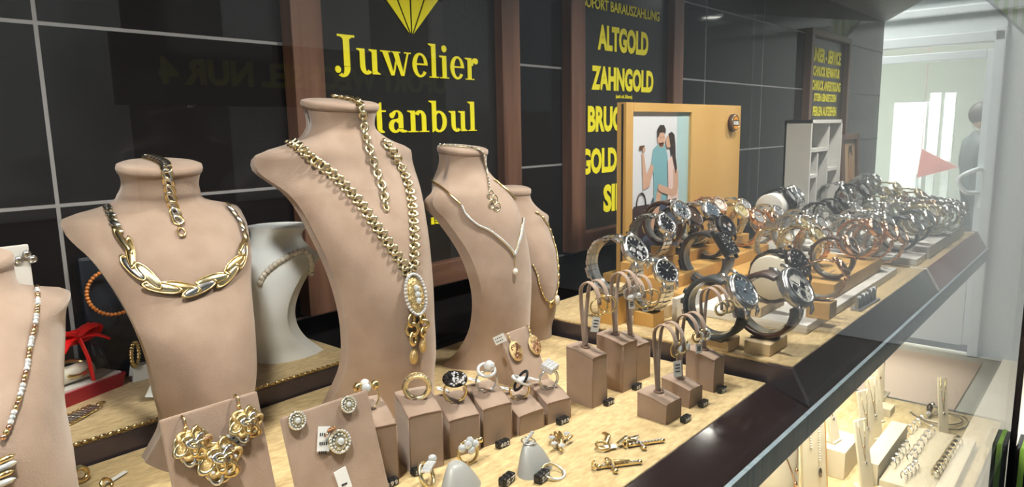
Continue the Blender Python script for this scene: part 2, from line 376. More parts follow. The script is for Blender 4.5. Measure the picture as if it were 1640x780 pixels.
g = G('ceiling_dark'); g.box((2.5, -.95, 2.66), (13, 2.1, .12)); g.build('canopy', None, 'unseen dark canopy added over the shop window to block the high sky', 'canopy')  # added out of view to keep the high sky off the fascia
g = G('white'); g.box((3.6, 1.4, 3.36), (2.9, 3.6, .1)); g.build('ceiling_entrance', kind='structure')

# ------------------------------------------------------------------ signs on the back wall
def frame_sign(name, label, x0, x1, z0, z1, bw, cat='sign', mw='dark_wood'):
    t = thing(name, label, cat, ((x0 + x1) / 2, WY, z0)); w = x1 - x0; h = z1 - z0
    g = G('dark_wood'); g.box((-w / 2 + bw / 2, -.011, h / 2), (bw, .022, h), None, .002); g.box((w / 2 - bw / 2, -.011, h / 2), (bw, .022, h), None, .002)
    g.mat('dark_wood_h'); g.box((0, -.011, bw * .4), (w - 2 * bw + .001, .021, bw * .8), None, .002); g.box((0, -.011, h - bw * .4), (w - 2 * bw + .001, .021, bw * .8), None, .002); g.build('frame', t)
    g = G('poster_black'); g.box((0, -.004, h / 2), (w - bw, .006, h - bw)); g.build('board', t); return t
PY = WY - .0075
def onboard(px, py): p = ony(px, py, PY); return p.x, p.z
def sign_text(t, g, txt, l, r, zb, zt, bold=.0, spacing=1.0):
    put_text(g, txt, TR(l - t.location.x, PY - t.location.y, zb - t.location.z) @ RX(pi / 2), r - l, zt - zb, bold, .0008, spacing)
sj = frame_sign('jeweller_sign', 'tall black framed sign with yellow diamond and large serif lettering', .443, .831, 1.236, 1.79, .04)
# serif lettering, drawn in em units
def ring(cx, cy, rx, ry, ix, iy, a0, a1, dx=0, n=22):
    o = [(cx + rx * math.cos(math.radians(a0 + (a1 - a0) * i / n)), cy + ry * math.sin(math.radians(a0 + (a1 - a0) * i / n))) for i in range(n + 1)]
    q = [(cx + dx + ix * math.cos(math.radians(a0 + (a1 - a0) * i / n)), cy + iy * math.sin(math.radians(a0 + (a1 - a0) * i / n))) for i in range(n + 1)]
    return ('strip', o, q)
def rect(x0, y0, x1, y1): return ('poly', [(x0, y0), (x1, y0), (x1, y1), (x0, y1)])
def poly(*p): return ('poly', list(p))
def dot(x, y, r): return ('poly', [(x + r * math.cos(i * pi / 8), y + r * math.sin(i * pi / 8)) for i in range(16)])
GL = {
 'I': (.38, [rect(.12, .02, .26, .66), rect(.02, .0, .36, .03), rect(.02, .65, .36, .68)]),
 's': (.40, [ring(.20, .345, .155, .125, .085, .075, 20, 250), ring(.20, .125, .165, .135, .085, .085, -160, 90), poly((.07, .30), (.16, .34), (.34, .16), (.24, .10)), rect(.315, .33, .345, .46), rect(.045, .0, .075, .14)]),
 'J': (.50, [rect(.22, .12, .36, .66), rect(.10, .64, .48, .68), poly((.16, .64), (.22, .60), (.36, .60), (.42, .64)), ring(.19, .10, .17, .18, .035, .125, -125, 5), dot(.085, .055, .065)]),
 'u': (.56, [rect(.08, .14, .20, .46), poly((.01, .46), (.01, .435), (.08, .41), (.08, .46)), rect(.36, .05, .48, .46), poly((.29, .46), (.29, .435), (.36, .41), (.36, .46)), poly((.48, .06), (.48, .0), (.36, 0), (.36, .04)), rect(.46, .0, .55, .025), poly((.48, .025), (.48, .06), (.53, .025)), ring(.235, .15, .155, .162, .035, .10, 180, 318)]),
 'w': (.78, [poly((.05, .44), (.19, .44), (.33, .0), (.25, .0)), poly((.29, .0), (.33, .0), (.44, .36), (.40, .40)), poly((.31, .44), (.45, .44), (.58, .0), (.50, 0)), poly((.53, .0), (.58, .0), (.71, .44), (.665, .44)), rect(.0, .435, .25, .46), rect(.28, .435, .50, .46), rect(.59, .435, .77, .46)]),
 'e': (.45, [ring(.225, .235, .205, .242, .10, .195, 0, 325, .01), rect(.10, .235, .425, .27)]),
 'l': (.30, [rect(.09, .02, .21, .68), rect(.02, 0, .28, .025), poly((.01, .68), (.01, .655), (.09, .62), (.09, .68))]),
 'i': (.30, [rect(.09, .02, .21, .46), rect(.02, 0, .28, .025), poly((.01, .46), (.01, .435), (.09, .41), (.09, .46)), dot(.15, .60, .072)]),
 'r': (.43, [rect(.09, .02, .21, .46), rect(.02, 0, .29, .025), poly((.01, .46), (.01, .435), (.09, .41), (.09, .46)), ring(.31, .30, .12, .165, .07, .09, 75, 180, .02), dot(.35, .40, .065)]),
 't': (.34, [rect(.09, .11, .21, .50), poly((.21, .46), (.21, .62), (.18, .62), (.01, .46), (.01, .43)), rect(.01, .425, .31, .46), ring(.215, .12, .125, .125, .01, .075, 180, 300)]),
 'a': (.50, [rect(.27, .09, .39, .34), ring(.235, .32, .155, .145, .045, .11, -10, 160, .0), dot(.115, .355, .06), ring(.185, .135, .155, .145, .055, .09, 40, 330, .02), poly((.27, .30), (.27, .26), (.15, .215), (.12, .25)), ring(.40, .08, .13, .085, .015, .035, 180, 320), ]),
 'n': (.57, [rect(.08, .02, .20, .46), rect(.01, 0, .27, .025), poly((.0, .46), (.0, .435), (.08, .41), (.08, .46)), rect(.37, .02, .49, .30), rect(.30, 0, .56, .025), ring(.33, .30, .16, .17, .04, .11, 0, 150, 0)]),
 'b': (.54, [rect(.08, .03, .20, .68), poly((.0, .68), (.0, .655), (.08, .62), (.08, .68)), poly((.08, .05), (.08, -.01), (.11, -.01), (.16, .05)), ring(.27, .225, .22, .24, .10, .19, -150, 150, 0)]),
}
def serif(g, word, M, w, h):      # cap height h over .68 em
    x = 0; P = []
    for ch in word:
        adv, sh = GL[ch]
        for s in sh: P.append((s, x))
        x += adv * 1.0
    sx = w / x; sy = h / .68; d = .0008
    for si, (s, ox) in enumerate(P):
        d = .0008 + si * .000012
        if s[0] == 'poly': g.prism([((a + ox) * sx, b * sy) for a, b in s[1]], d, M)
        else:
            o, q = s[1], s[2]
            for i in range(len(o) - 1): g.prism([((a + ox) * sx, b * sy) for a, b in (o[i], o[i + 1], q[i + 1], q[i])], d + .000003 * (i % 2), M)
def T2(t, x, z): return TR(x - t.location.x, PY - t.location.y, z - t.location.z) @ RX(pi / 2)
g = G('yellow')
l, zb = onboard(535, 117); _, zt = onboard(545, 56); r, _ = onboard(766, 125)
serif(g, 'Juwelier', T2(sj, l, zb + .001), r - l, zt - zb); g.build('lettering', sj, 'upper line of large yellow serif lettering'); g = G('yellow')
l2, zb2 = onboard(598, 213); r2, zt2 = onboard(763, 163)
serif(g, 'tanbul', T2(sj, l2, zb2), r2 - l2, zt2 - zb2); u_ = (r2 - l2) / 2.81; serif(g, 'Is', T2(sj, l2 - .78 * u_, zb2), .78 * u_, zt2 - zb2)
g.build('lettering', sj, 'lower line of large yellow serif lettering')
g = G('yellow')
tx, tz = onboard(659, 59); xl, zu = onboard(612, -8)
k = (zu - tz) / (tx - xl)
def fac(a0, a1, gap=.0016):       # one facet of the diamond below the girdle
    H = zu - tz + .035; Wd = (tx - xl) * H / (zu - tz)
    g.prism([(a0 * Wd + gap, H), (a1 * Wd - gap, H), (((a0 + a1) / 2) * .06 * Wd, .004)], .0008, T2(sj, tx, tz))
for a in ((-1, -.50), (-.50, 0), (0, .50), (.50, 1)): fac(*a)
H = zu - tz + .038; Wd = (tx - xl) * H / (zu - tz)
for a in ((-1, -.5, -.62), (-.5, 0, -.25), (0, .5, .25), (.5, 1, .62)): g.prism([(a[0] * Wd + .002, H), (a[1] * Wd - .002, H), (a[2] * Wd, H + .03)], .0008, T2(sj, tx, tz))
g.build('diamond_emblem', sj, 'yellow cut diamond emblem pointing down')
g = G('yellow'); a, b = onboard(690, 360); c_, d_ = onboard(708, 346); sign_text(sj, g, 'is', a, c_, b, d_, .03); g.build('small_lettering', sj)
sa = frame_sign('gold_buying_sign', 'dark wood framed black sign listing ALTGOLD and ZAHNGOLD in yellow capitals', .962, 1.350, 1.236, 1.79, .04)
g = G('yellow')
def row(t, txt, pl, pr, ptop, pbot, bold=.03, full=None, sp_=1.0):
    (l, zb), (r, _), (_, zt) = onboard(pl[0], pbot), onboard(pr, (ptop + pbot) / 2), onboard(pl[0], ptop)
    g = G('yellow'); sign_text(t, g, txt, l, full if full else r, zb, zt, bold, sp_); g.build('lettering', t)
row(sa, 'SOFORT BARAUSZAHLUNG', (933,), 1056, -8, 10, .02)
row(sa, 'ALTGOLD', (957,), 1038, 38, 80, .045)
row(sa, 'ZAHNGOLD', (947,), 1046, 104, 144, .045)
row(sa, '(auch mit Zähnen)', (986,), 1012, 151, 159, .015)
l, _ = onboard(941, 190)
row(sa, 'BRUCHGOLD', (941,), 1050, 169, 212, .045, 1.16 + (1.16 - l) * .98)
l, _ = onboard(930, 260)
row(sa, 'GOLD MÜNZEN', (930,), 1060, 230, 281, .045, 1.305)
l, _ = onboard(966, 320)
row(sa, 'SILBER', (966,), 1030, 296, 341, .045, 1.16 + (1.16 - l))
su = frame_sign('service_sign', 'narrow dark framed sign with UNSER - SERVICE in small yellow capitals', 2.12, 2.50, 1.30, 1.72, .022)
g = G('yellow')
row(su, 'UNSER - SERVICE', (1301,), 1347, 74, 98, .05)
row(su, 'SCHMUCK REPARATUR', (1300,), 1345, 104, 121, .045)
row(su, 'SCHMUCK ANFERTIGUNG', (1298,), 1346, 127, 144, .045)
row(su, 'STEIN EINSETZEN', (1303,), 1339, 149, 162, .045)
row(su, 'PERLEN AUFZIEHEN', (1301,), 1339, 170, 186, .045)
# yellow lettering across the street that the wall mirrors

# ------------------------------------------------------------------ trays
def tray(name, label, x0, x1, y0, y1, z0, z1, rope=False):
    t = thing(name, label, 'tray', ((x0 + x1) / 2, (y0 + y1) / 2, z0)); w, d, h = x1 - x0, y1 - y0, z1 - z0
    g = G('riser'); g.box((0, 0, h / 2 - .0015), (w, d, h - .003)); g.build('base', t)
    g = G('velvet'); g.box((0, 0, h - .0017), (w - .003, d - .003, .0035), None, .0012); g.build('velvet_top', t)
    if rope:
        g = G('gold'); n = int(w / .006)
        for i in range(n): g.sphere((-w / 2 + (i + .5) * w / n, -d / 2 + .001, h), .0022, 6, 4, (1.5, .8, .8))
        g.build('rope_edge', t, 'twisted gilt cord along the front edge')
    return t
tray('velvet_tray', 'low gold velvet tray under the large busts and ring blocks', -.9, .652, .2425, .578, DECK, LT)
tray('velvet_tray', 'raised gold velvet shelf with gilt cord edge behind the left busts', -.9, .425, .5795, .722, DECK, UT, True)
tray('velvet_tray', 'long raised gold velvet tray under the nearer watches and wooden board', .660, 1.245, .2215, .56, DECK, UT)
tray('velvet_tray', 'far raised gold velvet tray with the red front, under the far crowd of watches', 1.255, 1.723, .2215, .56, DECK, UT)
g = G('velvet_low'); g.box((.75, .315, LOW - .003), (1.944, .34, .006), None, .001)
g.build('velvet_mat', None, 'pale gold velvet mat in the lower display under the ring trays', 'mat')
# ------------------------------------------------------------------ busts
BZ = [0, .06, .15, .27, .40, .55, .68, .765, .80, .835, .90, .965, 1.0]
PB = dict(
 B0={'pos': [0.085, 0.4742, -0.0798], 'H': 0.19, 'w': [0.0432, 0.0402, 0.0358, 0.0332, 0.0337, 0.0372, 0.0459, 0.0512, 0.0547, 0.0400, 0.0247, 0.0226, 0.0226], 'ye': [-0.0175, -0.0258, -0.038, -0.0418, -0.0371, -0.0122, 0.013, 0.0258, 0.0333, 0.0201, -0.0032, -0.0021, -0.0007], 'yf': [-0.0873, -0.0875, -0.0869, -0.0888, -0.0877, -0.0796, -0.0632, -0.048, -0.0425, -0.0366, -0.0293, -0.0247, -0.0235]},
 B1={'pos': [0.238, 0.5768, -0.1361], 'H': 0.2324, 'w': [0.0419, 0.038, 0.0338, 0.037, 0.0394, 0.0467, 0.0583, 0.0683, 0.066, 0.0401, 0.0303, 0.0287, 0.0304], 'ye': [-0.0353, -0.0473, -0.0641, -0.0686, -0.0657, -0.0454, -0.0187, 0.02, 0.0312, 0.0247, 0.0144, 0.0074, 0.0063], 'yf': [-0.0949, -0.0943, -0.0925, -0.0912, -0.0844, -0.0661, -0.0498, -0.0315, -0.022, -0.0182, -0.0199, -0.0215, -0.0242]},
 B2={'pos': [0.395, 0.5487, -0.0893], 'H': 0.2884, 'w': [0.0522, 0.0481, 0.046, 0.0447, 0.0484, 0.0575, 0.0684, 0.0819, 0.0777, 0.0491, 0.0329, 0.0325, 0.0347], 'ye': [-0.0296, -0.0398, -0.0562, -0.0602, -0.0557, -0.0412, -0.0178, 0.0162, 0.0151, 0.0074, 0.0088, 0.0087, 0.0084], 'yf': [-0.0977, -0.098, -0.0984, -0.0976, -0.0929, -0.0748, -0.0501, -0.0373, -0.035, -0.0312, -0.0243, -0.0235, -0.0263]},
 B3={'pos': [0.5373, 0.5321, 0.1415], 'H': 0.231, 'w': [0.0511, 0.0442, 0.0402, 0.0413, 0.0454, 0.049, 0.0527, 0.0563, 0.0517, 0.0395, 0.0294, 0.0258, 0.0271], 'ye': [-0.0098, -0.0223, -0.0356, -0.0444, -0.0459, -0.0339, -0.0114, 0.0038, 0.003, 0.0045, 0.0063, 0.0066, 0.0067], 'yf': [-0.0715, -0.0703, -0.0695, -0.0688, -0.067, -0.0644, -0.0583, -0.0478, -0.0409, -0.0306, -0.021, -0.0196, -0.0203]},
 B4={'pos': [0.6450, 0.5580, -0.3293], 'H': 0.17, 'w': [0.0335, 0.0314, 0.0324, 0.0337, 0.0379, 0.0446, 0.0482, 0.0516, 0.0513, 0.0392, 0.0237, 0.0181, 0.0179], 'ye': [-0.0115, -0.0184, -0.0297, -0.0332, -0.0307, -0.0125, 0.0071, 0.0169, 0.0158, 0.0087, -0.0021, -0.0, 0.0007], 'yf': [-0.0575, -0.0579, -0.0603, -0.0623, -0.0624, -0.0562, -0.0445, -0.0329, -0.0291, -0.0254, -0.0214, -0.0185, -0.0182]})
def herm(t, v):
    n = len(BZ); i = 0
    while i < n - 2 and BZ[i + 1] < t: i += 1
    def m(k):
        if k == 0: return (v[1] - v[0]) / (BZ[1] - BZ[0])
        if k == n - 1: return (v[-1] - v[-2]) / (BZ[-1] - BZ[-2])
        a, b = BZ[k] - BZ[k - 1], BZ[k + 1] - BZ[k]
        return ((v[k] - v[k - 1]) / a * b + (v[k + 1] - v[k]) / b * a) / (a + b)
    h = BZ[i + 1] - BZ[i]; s = (t - BZ[i]) / h
    return (2 * s**3 - 3 * s**2 + 1) * v[i] + (s**3 - 2 * s**2 + s) * h * m(i) + (-2 * s**3 + 3 * s**2) * v[i + 1] + (s**3 - s**2) * h * m(i + 1)
def bust(name, label, P, base, mt='suede', cap=True, pos=None, scale=1.0, th=.014, nk=1.0):
    x, y, r = pos or P['pos']; H = P['H'] * scale
    def zz(q): return H * (q if q < .80 else .80 + (q - .80) * (1 - (1 - nk) * min(1, (q - .80) / .10)))
    t = thing(name, label, 'bust', (x, y, base), r); rows = []; NZ = 64; N = 20
    for i in range(NZ + 1):
        tt = i / NZ; w, e, f = (herm(tt, P[k]) * scale for k in ('w', 'ye', 'yf'))
        nb = min(1, max(0, (tt - .74) / .12)); nb = nb * nb * (3 - 2 * nb); q = th * scale; row = []
        for k in range(N + 1):
            u = -1 + 2 * k / N; row.append((w * ((.6 + .4 * nb) * math.sin(u * pi / 2) + .4 * (1 - nb) * u), e + (f - e) * math.cos(u * pi / 2), zz(tt)))
        for k in range(1, 4): row.append((w * (1 - .02 * math.sin(pi * k / 4)) , e + (q * (1 - nb)) * k / 4, zz(tt)) if k < 4 else None)
        for k in range(N, -1, -1):
            u = -1 + 2 * k / N
            shell = e + q + (f - e) * .72 * math.cos(u * pi / 2); neck = e + w * .95 * math.cos(u * pi / 2)
            row.append((w * ((.6 + .4 * nb) * math.sin(u * pi / 2) + .4 * (1 - nb) * u) * .985, shell * (1 - nb) + neck * nb, zz(tt)))
        for k in range(3, 0, -1): row.append((-w * (1 - .02 * math.sin(pi * k / 4)), e + (q * (1 - nb)) * k / 4, zz(tt)))
        if cap and tt > .86:      # the top of the neck slopes down to the front
            yc_ = sum(q_[1] for q_ in row) / len(row); row = [(a_, b_, c_ + (b_ - yc_) * .13 * min(1, (tt - .86) / .12)) for a_, b_, c_ in row]
        rows.append(row)
    g = G(mt); g.grid(rows, True); n = len(rows[0]); k0 = len(g.v)
    g.add(rows[0], [tuple(range(n))]); g.add(rows[-1], [tuple(range(n))]); body = g.build('body', t)
    sh = body.data.attributes.new('sharp_edge', 'BOOLEAN', 'EDGE'); ncol = len(rows[0]); sel = {0, N, N + 4, 2 * N + 4}
    for ed in body.data.edges:
        a_, b_ = ed.vertices
        if a_ % ncol == b_ % ncol and a_ < k0 and b_ < k0 and (a_ % ncol) in sel and min(a_, b_) // ncol < NZ * .80: sh.data[ed.index].value = True
    w, e, f = (P[k][-1] * scale for k in ('w', 'ye', 'yf'))
    if cap:
        cy = ((e + w * .95) + f) / 2; ry = ((e + w * .95) - f) / 2
        g = G(mt); q = w * 1.03; s_ = scale
        g.lathe([(1e-5, .0065 * s_), (q * .9, .0062 * s_), (q * .99, .005 * s_), (q * 1.01, .002 * s_), (q * .98, -.001 * s_), (q * .9, -.0015 * s_), (1e-5, -.0015 * s_)], TR(0, cy, zz(1.0)) @ RX(.129), 36, 2 * pi, 1, ry / w)
        g.build('neck_cap', t)
    return t
b0 = bust('necklace_bust', 'taupe suede bust cut by the left edge, with a glittering long chain', PB['B0'], LT, nk=.72)
b1 = bust('necklace_bust', 'taupe suede bust wearing the wide braided gold collar', PB['B1'], LT, nk=.75)
b2 = bust('necklace_bust', 'tallest taupe suede bust with chunky gold chain and oval medallion', PB['B2'], LT, nk=.70)
b3 = bust('necklace_bust', 'taupe suede bust with a fine V necklace, right of the tallest bust', PB['B3'], LT, nk=.86)
b4 = bust('necklace_bust', 'small taupe suede bust half hidden behind its neighbour, gold chain with pearl', PB['B4'], LT, scale=1.03, nk=.90)
PW = {'H': 0.136, 'w': [.034, .030, .026, .024, .026, .031, .037, .041, .040, .033, .028, .029, .033],
      'ye': [.012, .004, -.008, -.018, -.022, -.016, -.004, .006, .008, .006, .002, .004, .008], 'yf': [-.030, -.031, -.034, -.036, -.037, -.036, -.033, -.028, -.024, -.018, -.013, -.012, -.013]}
wb = bust('white_bust', 'small glossy white bust with a pearl strand, between two taupe busts', PW, UT, 'white_gloss', False, (.372, .650, -1.15))
# surface lookup: jewellery is laid on the bust it hangs on
def bvh_of(roots):
    bpy.context.view_layer.update(); vs = []; fs = []
    for r in roots:
        for o in [r] + list(r.children):
            if o.type != 'MESH': continue
            M = o.matrix_world; k = len(vs); vs += [M @ v.co for v in o.data.vertices]; fs += [[i + k for i in p.vertices] for p in o.data.polygons]
    return BVHTree.FromPolygons(vs, fs)
def lay(bv, pts, n, lift, ends=True):
    raw = ss([(a, b, 0) for a, b in pts], max(n, 60)); P = []; N = []
    for q in raw:
        h = bv.ray_cast(EYE, ray(q.x, q.y))
        if h[0] is None: continue
        nn = h[1]; nn = -nn if nn.dot(ray(q.x, q.y)) > 0 else nn
        P.append(h[0] + nn * lift); N.append(nn)
    R = ss(P, n); out = []
    for p in R:
        j = min(range(len(P)), key=lambda i: (P[i] - p).length_squared); out.append((p, N[j]))
    return out
def flat_links(g, PN, ln, w, th=.0012, twist=0.0):      # curb chain: overlapping flat oval links
    for i in range(len(PN) - 1):
        p = (PN[i][0] + PN[i + 1][0]) / 2; d = (PN[i + 1][0] - PN[i][0]); L = d.length; n = PN[i][1]; z = n.normalized(); x = (d - z * d.dot(z)).normalized(); y = z.cross(x)
        m = Matrix((x, y, z)).transposed().to_4x4(); m.translation = p
        g.torus(m @ RZ(.35) @ RX(.35 + twist), 1, .32, 14, 6, L * .68, w, th / .001 * .001 * 0 + w * .55)
def rolo(g, PN, wd, th):
    for i in range(len(PN) - 1):
        p = (PN[i][0] + PN[i + 1][0]) / 2; d = (PN[i + 1][0] - PN[i][0]); z = PN[i][1].normalized(); x = (d - z * d.dot(z)).normalized(); y = z.cross(x)
        m = Matrix((x, y, z)).transposed().to_4x4(); m.translation = p
        g.torus(m @ RX(.5 if i % 2 else -.55), wd, th, 14, 6, d.length / wd * .66, 1)
def beads(g, PN, r, alt=None, sc=(1, 1, 1)):
    for i, (p, n) in enumerate(PN):
        if alt: g.mat(alt[i % len(alt)])
        g.sphere(p, r, 7, 5, sc)
bv = bvh_of([b2])
t = thing('chain_necklace', 'heavy gold link necklace with oval medallion on the tallest bust', 'necklace', b2.location)
def rel(g, t): Mi = TR(*t.location).inverted(); g.v = [Mi @ v for v in g.v]; return g
g = G('gold_pale'); L = lay(bv, [(457, 226), (480, 240), (510, 262), (540, 288), (570, 320), (595, 355), (620, 390), (640, 420), (655, 444)], 46, .0025); rolo(g, L, .0042, .00145)
L = lay(bv, [(612, 226), (630, 250), (645, 280), (654, 310), (659, 350), (661, 390), (660, 434)], 34, .0025); rolo(g, L, .0040, .0014); rel(g, t).build('chain', t)
def surf(bv, px, py, lift=.002):
    h = bv.ray_cast(EYE, ray(px, py)); n = h[1]; n = -n if n.dot(ray(px, py)) > 0 else n; return h[0] + n * lift, n
p, n = surf(bv, 661, 472, .0035); fm = frame(p, n)
g = G('gold_rough'); g.sphere((0, 0, 0), 1, 24, 8, (.0098, .0165, .0018), fm)
for i in range(64):
    a, r_ = random.random() * 2 * pi, math.sqrt(random.random()) * .85; g.torus(fm @ TR(.0085 * r_ * math.cos(a), .0145 * r_ * math.sin(a), .0020) @ RZ(a), .0016, .00055, 9, 4)
g.mat('stone')
for i in range(34): a = 2 * pi * i / 34; g.sphere((.0108 * math.cos(a), .0177 * math.sin(a), .0008), .0016, 6, 4, (1, 1, 1), fm)
for j in (-.0055, 0, .0055): g.mat('crystal'); g.sphere((0, j, .0034), .0030, 8, 4, (1, 1, .8), fm)
rel(g, t).build('medallion', t, 'oval pierced gold medallion with a rim of clear stones')
for pts, e in (([(655, 505), (656, 525), (659, 548)], (660, 570)), ([(671, 503), (673, 520), (673, 536)], (674, 552))):
    g = G('gold'); L = lay(bv, pts, 4, .004); rolo(g, L, .0048, .0016)
    p, n = surf(bv, *e, .003); g.mat('gold_rough'); f2 = frame(p, n); g.sphere((0, 0, 0), 1, 12, 6, (.0034, .0058, .0018), f2); g.torus(f2, .0036, .0008, 14, 4, 1, 1.6); rel(g, t).build('tassel', t)
t = thing('link_bracelet', 'gold link bracelet draped over the neck of the tallest bust', 'bracelet', b2.location)
g = G('gold_pale'); L = lay(bv, [(505, 155), (530, 157), (556, 161), (574, 167), (580, 190), (583, 215), (590, 240), (597, 262), (605, 285), (612, 305), (616, 330)], 30, .0022); rolo(g, L, .0031, .0011); rel(g, t).build('chain', t)
p, n = surf(bv, 617, 334); g = G('gold'); g.torus(frame(p, n), .0026, .0008, 12, 5, .8, 1.3); rel(g, t).build('clasp', t)
bv = bvh_of([b1])
t = thing('braided_collar', 'wide braided gold and white gold collar on the bust second from the left', 'necklace', b1.location)
Lw = lay(bv, [(170, 325), (180, 348), (190, 368), (200, 387), (208, 408), (218, 430), (238, 448), (262, 459), (290, 465), (320, 460), (350, 447), (372, 430), (385, 405), (389, 382), (384, 362), (375, 346), (362, 330)], 40, .0022)
g = G('gold_pale'); nL = len(Lw)
for i in range(nL - 1):
    f = i / (nL - 2); c0 = max(0, min(1, (min(f - .16, .86 - f)) / .16)); wd = .0024 + .0050 * c0
    (p, n), (p2, _) = Lw[i], Lw[i + 1]; d = p2 - p; z = n; x = (d - z * d.dot(z)).normalized(); y = z.cross(x)
    m = Matrix((x, y, z)).transposed().to_4x4(); m.translation = (p + p2) / 2 + n * (.0004 * (i % 3))
    if c0 < .15:
        g.mat(('gold_pale', 'steel')[i % 2]); g.sphere((0, 0, 0), 1, 12, 6, (d.length * .95, .0024, .0013), m @ RZ(.5 if i % 2 else .35))
    elif i % 2 == 0:      # long interlaced leaves
        s_ = 1 if (i // 2) % 2 else -1; g.mat(('gold_pale', 'gold', 'steel', 'gold_pale')[(i // 2) % 4])
        g.sphere((0, s_ * wd * .22, 0), 1, 18, 8, (d.length * 2.1, wd * .50, .0016), m @ RZ(-s_ * .17))
        g.mat('gold'); g.torus(m @ TR(0, s_ * wd * .22, .0006) @ RZ(-s_ * .17), wd * .50, .00045, 22, 5, d.length * 2.1 / (wd * .5), 1)
rel(g, t).build('collar', t)
t = thing('link_bracelet', 'flat gold curb bracelet hanging from the neck of the collared bust', 'bracelet', b1.location)
g = G('gold'); L = lay(bv, [(232, 253), (250, 258), (264, 266), (268, 285), (271, 305), (275, 325), (280, 345), (286, 360)], 17, .002); flat_links(g, L, .004, .0033)
g.mat('steel'); flat_links(g, [(p + n * .0008, n) for p, n in L], .004, .0018); rel(g, t).build('chain', t)
p, n = surf(bv, 290, 374); g = G('gold'); g.torus(frame(p, n), .0032, .0009, 14, 5, .8, 1.3); rel(g, t).build('clasp', t)
bv = bvh_of([b3])
t = thing('fine_necklace', 'slender gold V necklace set with stones and a pearl drop', 'necklace', b3.location)
A = lay(bv, [(690, 288), (705, 299), (722, 313), (740, 330)], 20, .0012); g = G('gold'); g.tube([p for p, n in A], .0011, 6); 
A = lay(bv, [(790, 288), (805, 300), (820, 315), (830, 330), (836, 350)], 24, .0012); g.tube([p for p, n in A], .0011, 6)
g.mat('gold_pale'); g.tube([p for p, n in lay(bv, [(740, 330), (748, 345), (765, 360), (785, 370), (805, 386), (818, 400), (823, 409)], 30, .0009)], .0016, 6); g.tube([p for p, n in lay(bv, [(836, 350), (833, 375), (827, 395), (823, 409)], 20, .0009)], .0016, 6)
g.mat('stone'); beads(g, lay(bv, [(740, 330), (748, 345), (765, 360), (785, 370), (805, 386), (818, 400), (823, 409)], 44, .0022), .0012); beads(g, lay(bv, [(836, 350), (833, 375), (827, 395), (823, 409)], 26, .0022), .0012)
rel(g, t).build('chain', t)
g = G('gold'); A = lay(bv, [(823, 408), (823, 430)], 6, .0012); g.tube([p for p, n in A], .0006, 5); g.mat('pearl'); p, n = surf(bv, 823, 435, .0022); g.sphere(p, .0028, 10, 7, (1, 1, 1.3)); rel(g, t).build('pendant', t, 'pearl drop')
t = thing('fine_bracelet', 'thin gold bracelet with a looped clasp over the fine necklace bust', 'bracelet', b3.location)
A = lay(bv, [(706, 234), (735, 236), (758, 239), (772, 245), (775, 262), (780, 285), (784, 308)], 40, .0014); g = G('gold_pale'); g.tube([p for p, n in A], .0013, 6, flat=.6); g.mat('stone'); beads(g, [(p + n * .0008, n) for p, n in A[::2]], .0011); rel(g, t).build('chain', t)
g = G('gold_pale')
for q in ((785, 314), (791, 321), (787, 328), (795, 333)): p, n = surf(bv, *q, .002); g.torus(frame(p, n) @ RX(.5), .0035, .0007, 14, 5, 1, 1.3)
rel(g, t).build('clasp', t)
bv = bvh_of([b4])
t = thing('pearl_pendant_necklace', 'gold rod link necklace with a pearl pendant on the small rear bust', 'necklace', b4.location)
g = G('gold')
for pts in ([(857, 340), (868, 348), (880, 368), (888, 392), (892, 420), (893, 450), (889, 472), (883, 484)], [(853, 424), (860, 440), (865, 460), (872, 477), (881, 486)]):
    L = lay(bv, pts, 26, .0013)
    for i in range(0, len(L) - 1, 2): g.tube([L[i][0], L[i + 1][0]], .0013, 6)
    g.tube([p for p, n in L], .0006, 5)
rel(g, t).build('chain', t)
g = G('gold'); p, n = surf(bv, 882, 486, .002)
for a in (-.6, .2, .9): g.torus(frame(p, n) @ RZ(a), .0030, .0010, 12, 5, 1.6, .7)
g.mat('pearl'); p, n = surf(bv, 888, 480, .0035); g.sphere((0, 0, 0), .0036, 10, 7, (1, 1.8, .9), frame(p, n)); rel(g, t).build('pendant', t, 'gold knot with a long white pearl')
bv = bvh_of([b0])
t = thing('glitter_necklace', 'long faceted gold and silver chain on the bust at the left edge', 'necklace', b0.location)
g = G('gold'); L = lay(bv, [(56, 462), (58, 490), (52, 520), (45, 560), (38, 600), (28, 640), (15, 680), (4, 705)], 46, .0016)
for i in range(len(L) - 1):
    p = (L[i][0] + L[i + 1][0]) / 2; d = L[i + 1][0] - L[i][0]; g.mat(('gold', 'crystal', 'rose', 'stone')[(i * 7 // 3) % 4])
    m = frame(p, d); g.sphere((0, 0, 0), 1, 6, 4, (.0015, .0015, d.length * .62), m @ RX(.3 * (-1) ** i))
rel(g, t).build('chain', t)
g = G('gold')
for k, (a, b) in enumerate(((2, 738), (5, 748), (3, 760), (6, 772))):
    p, n = surf(bv, a, b, .003); g.mat(('gold', 'crystal')[k % 2]); g.sphere((0, 0, 0), 1, 8, 5, (.0065, .0018, .002), frame(p, n) @ RZ(.25))
rel(g, t).build('pendant', t, 'fanned bar pendant')
bv = bvh_of([wb])
t = thing('pearl_strand', 'strand of white pearls round the small white bust', 'necklace', wb.location)
Lp = lay(bv, [(418, 452), (424, 440), (436, 428), (452, 417), (470, 408), (484, 404), (494, 410), (497, 425), (493, 445), (489, 455)], 20, .0026)
pm = None
for i, (p, n) in enumerate(Lp):
    if pm is None: g = G('pearl'); g.sphere((0, 0, 0), .0029, 12, 8); pm = g.build('pearl', t); pm.location = p - t.location
    else: o = pm.copy(); COL.objects.link(o); o.parent = t; o.location = p - t.location
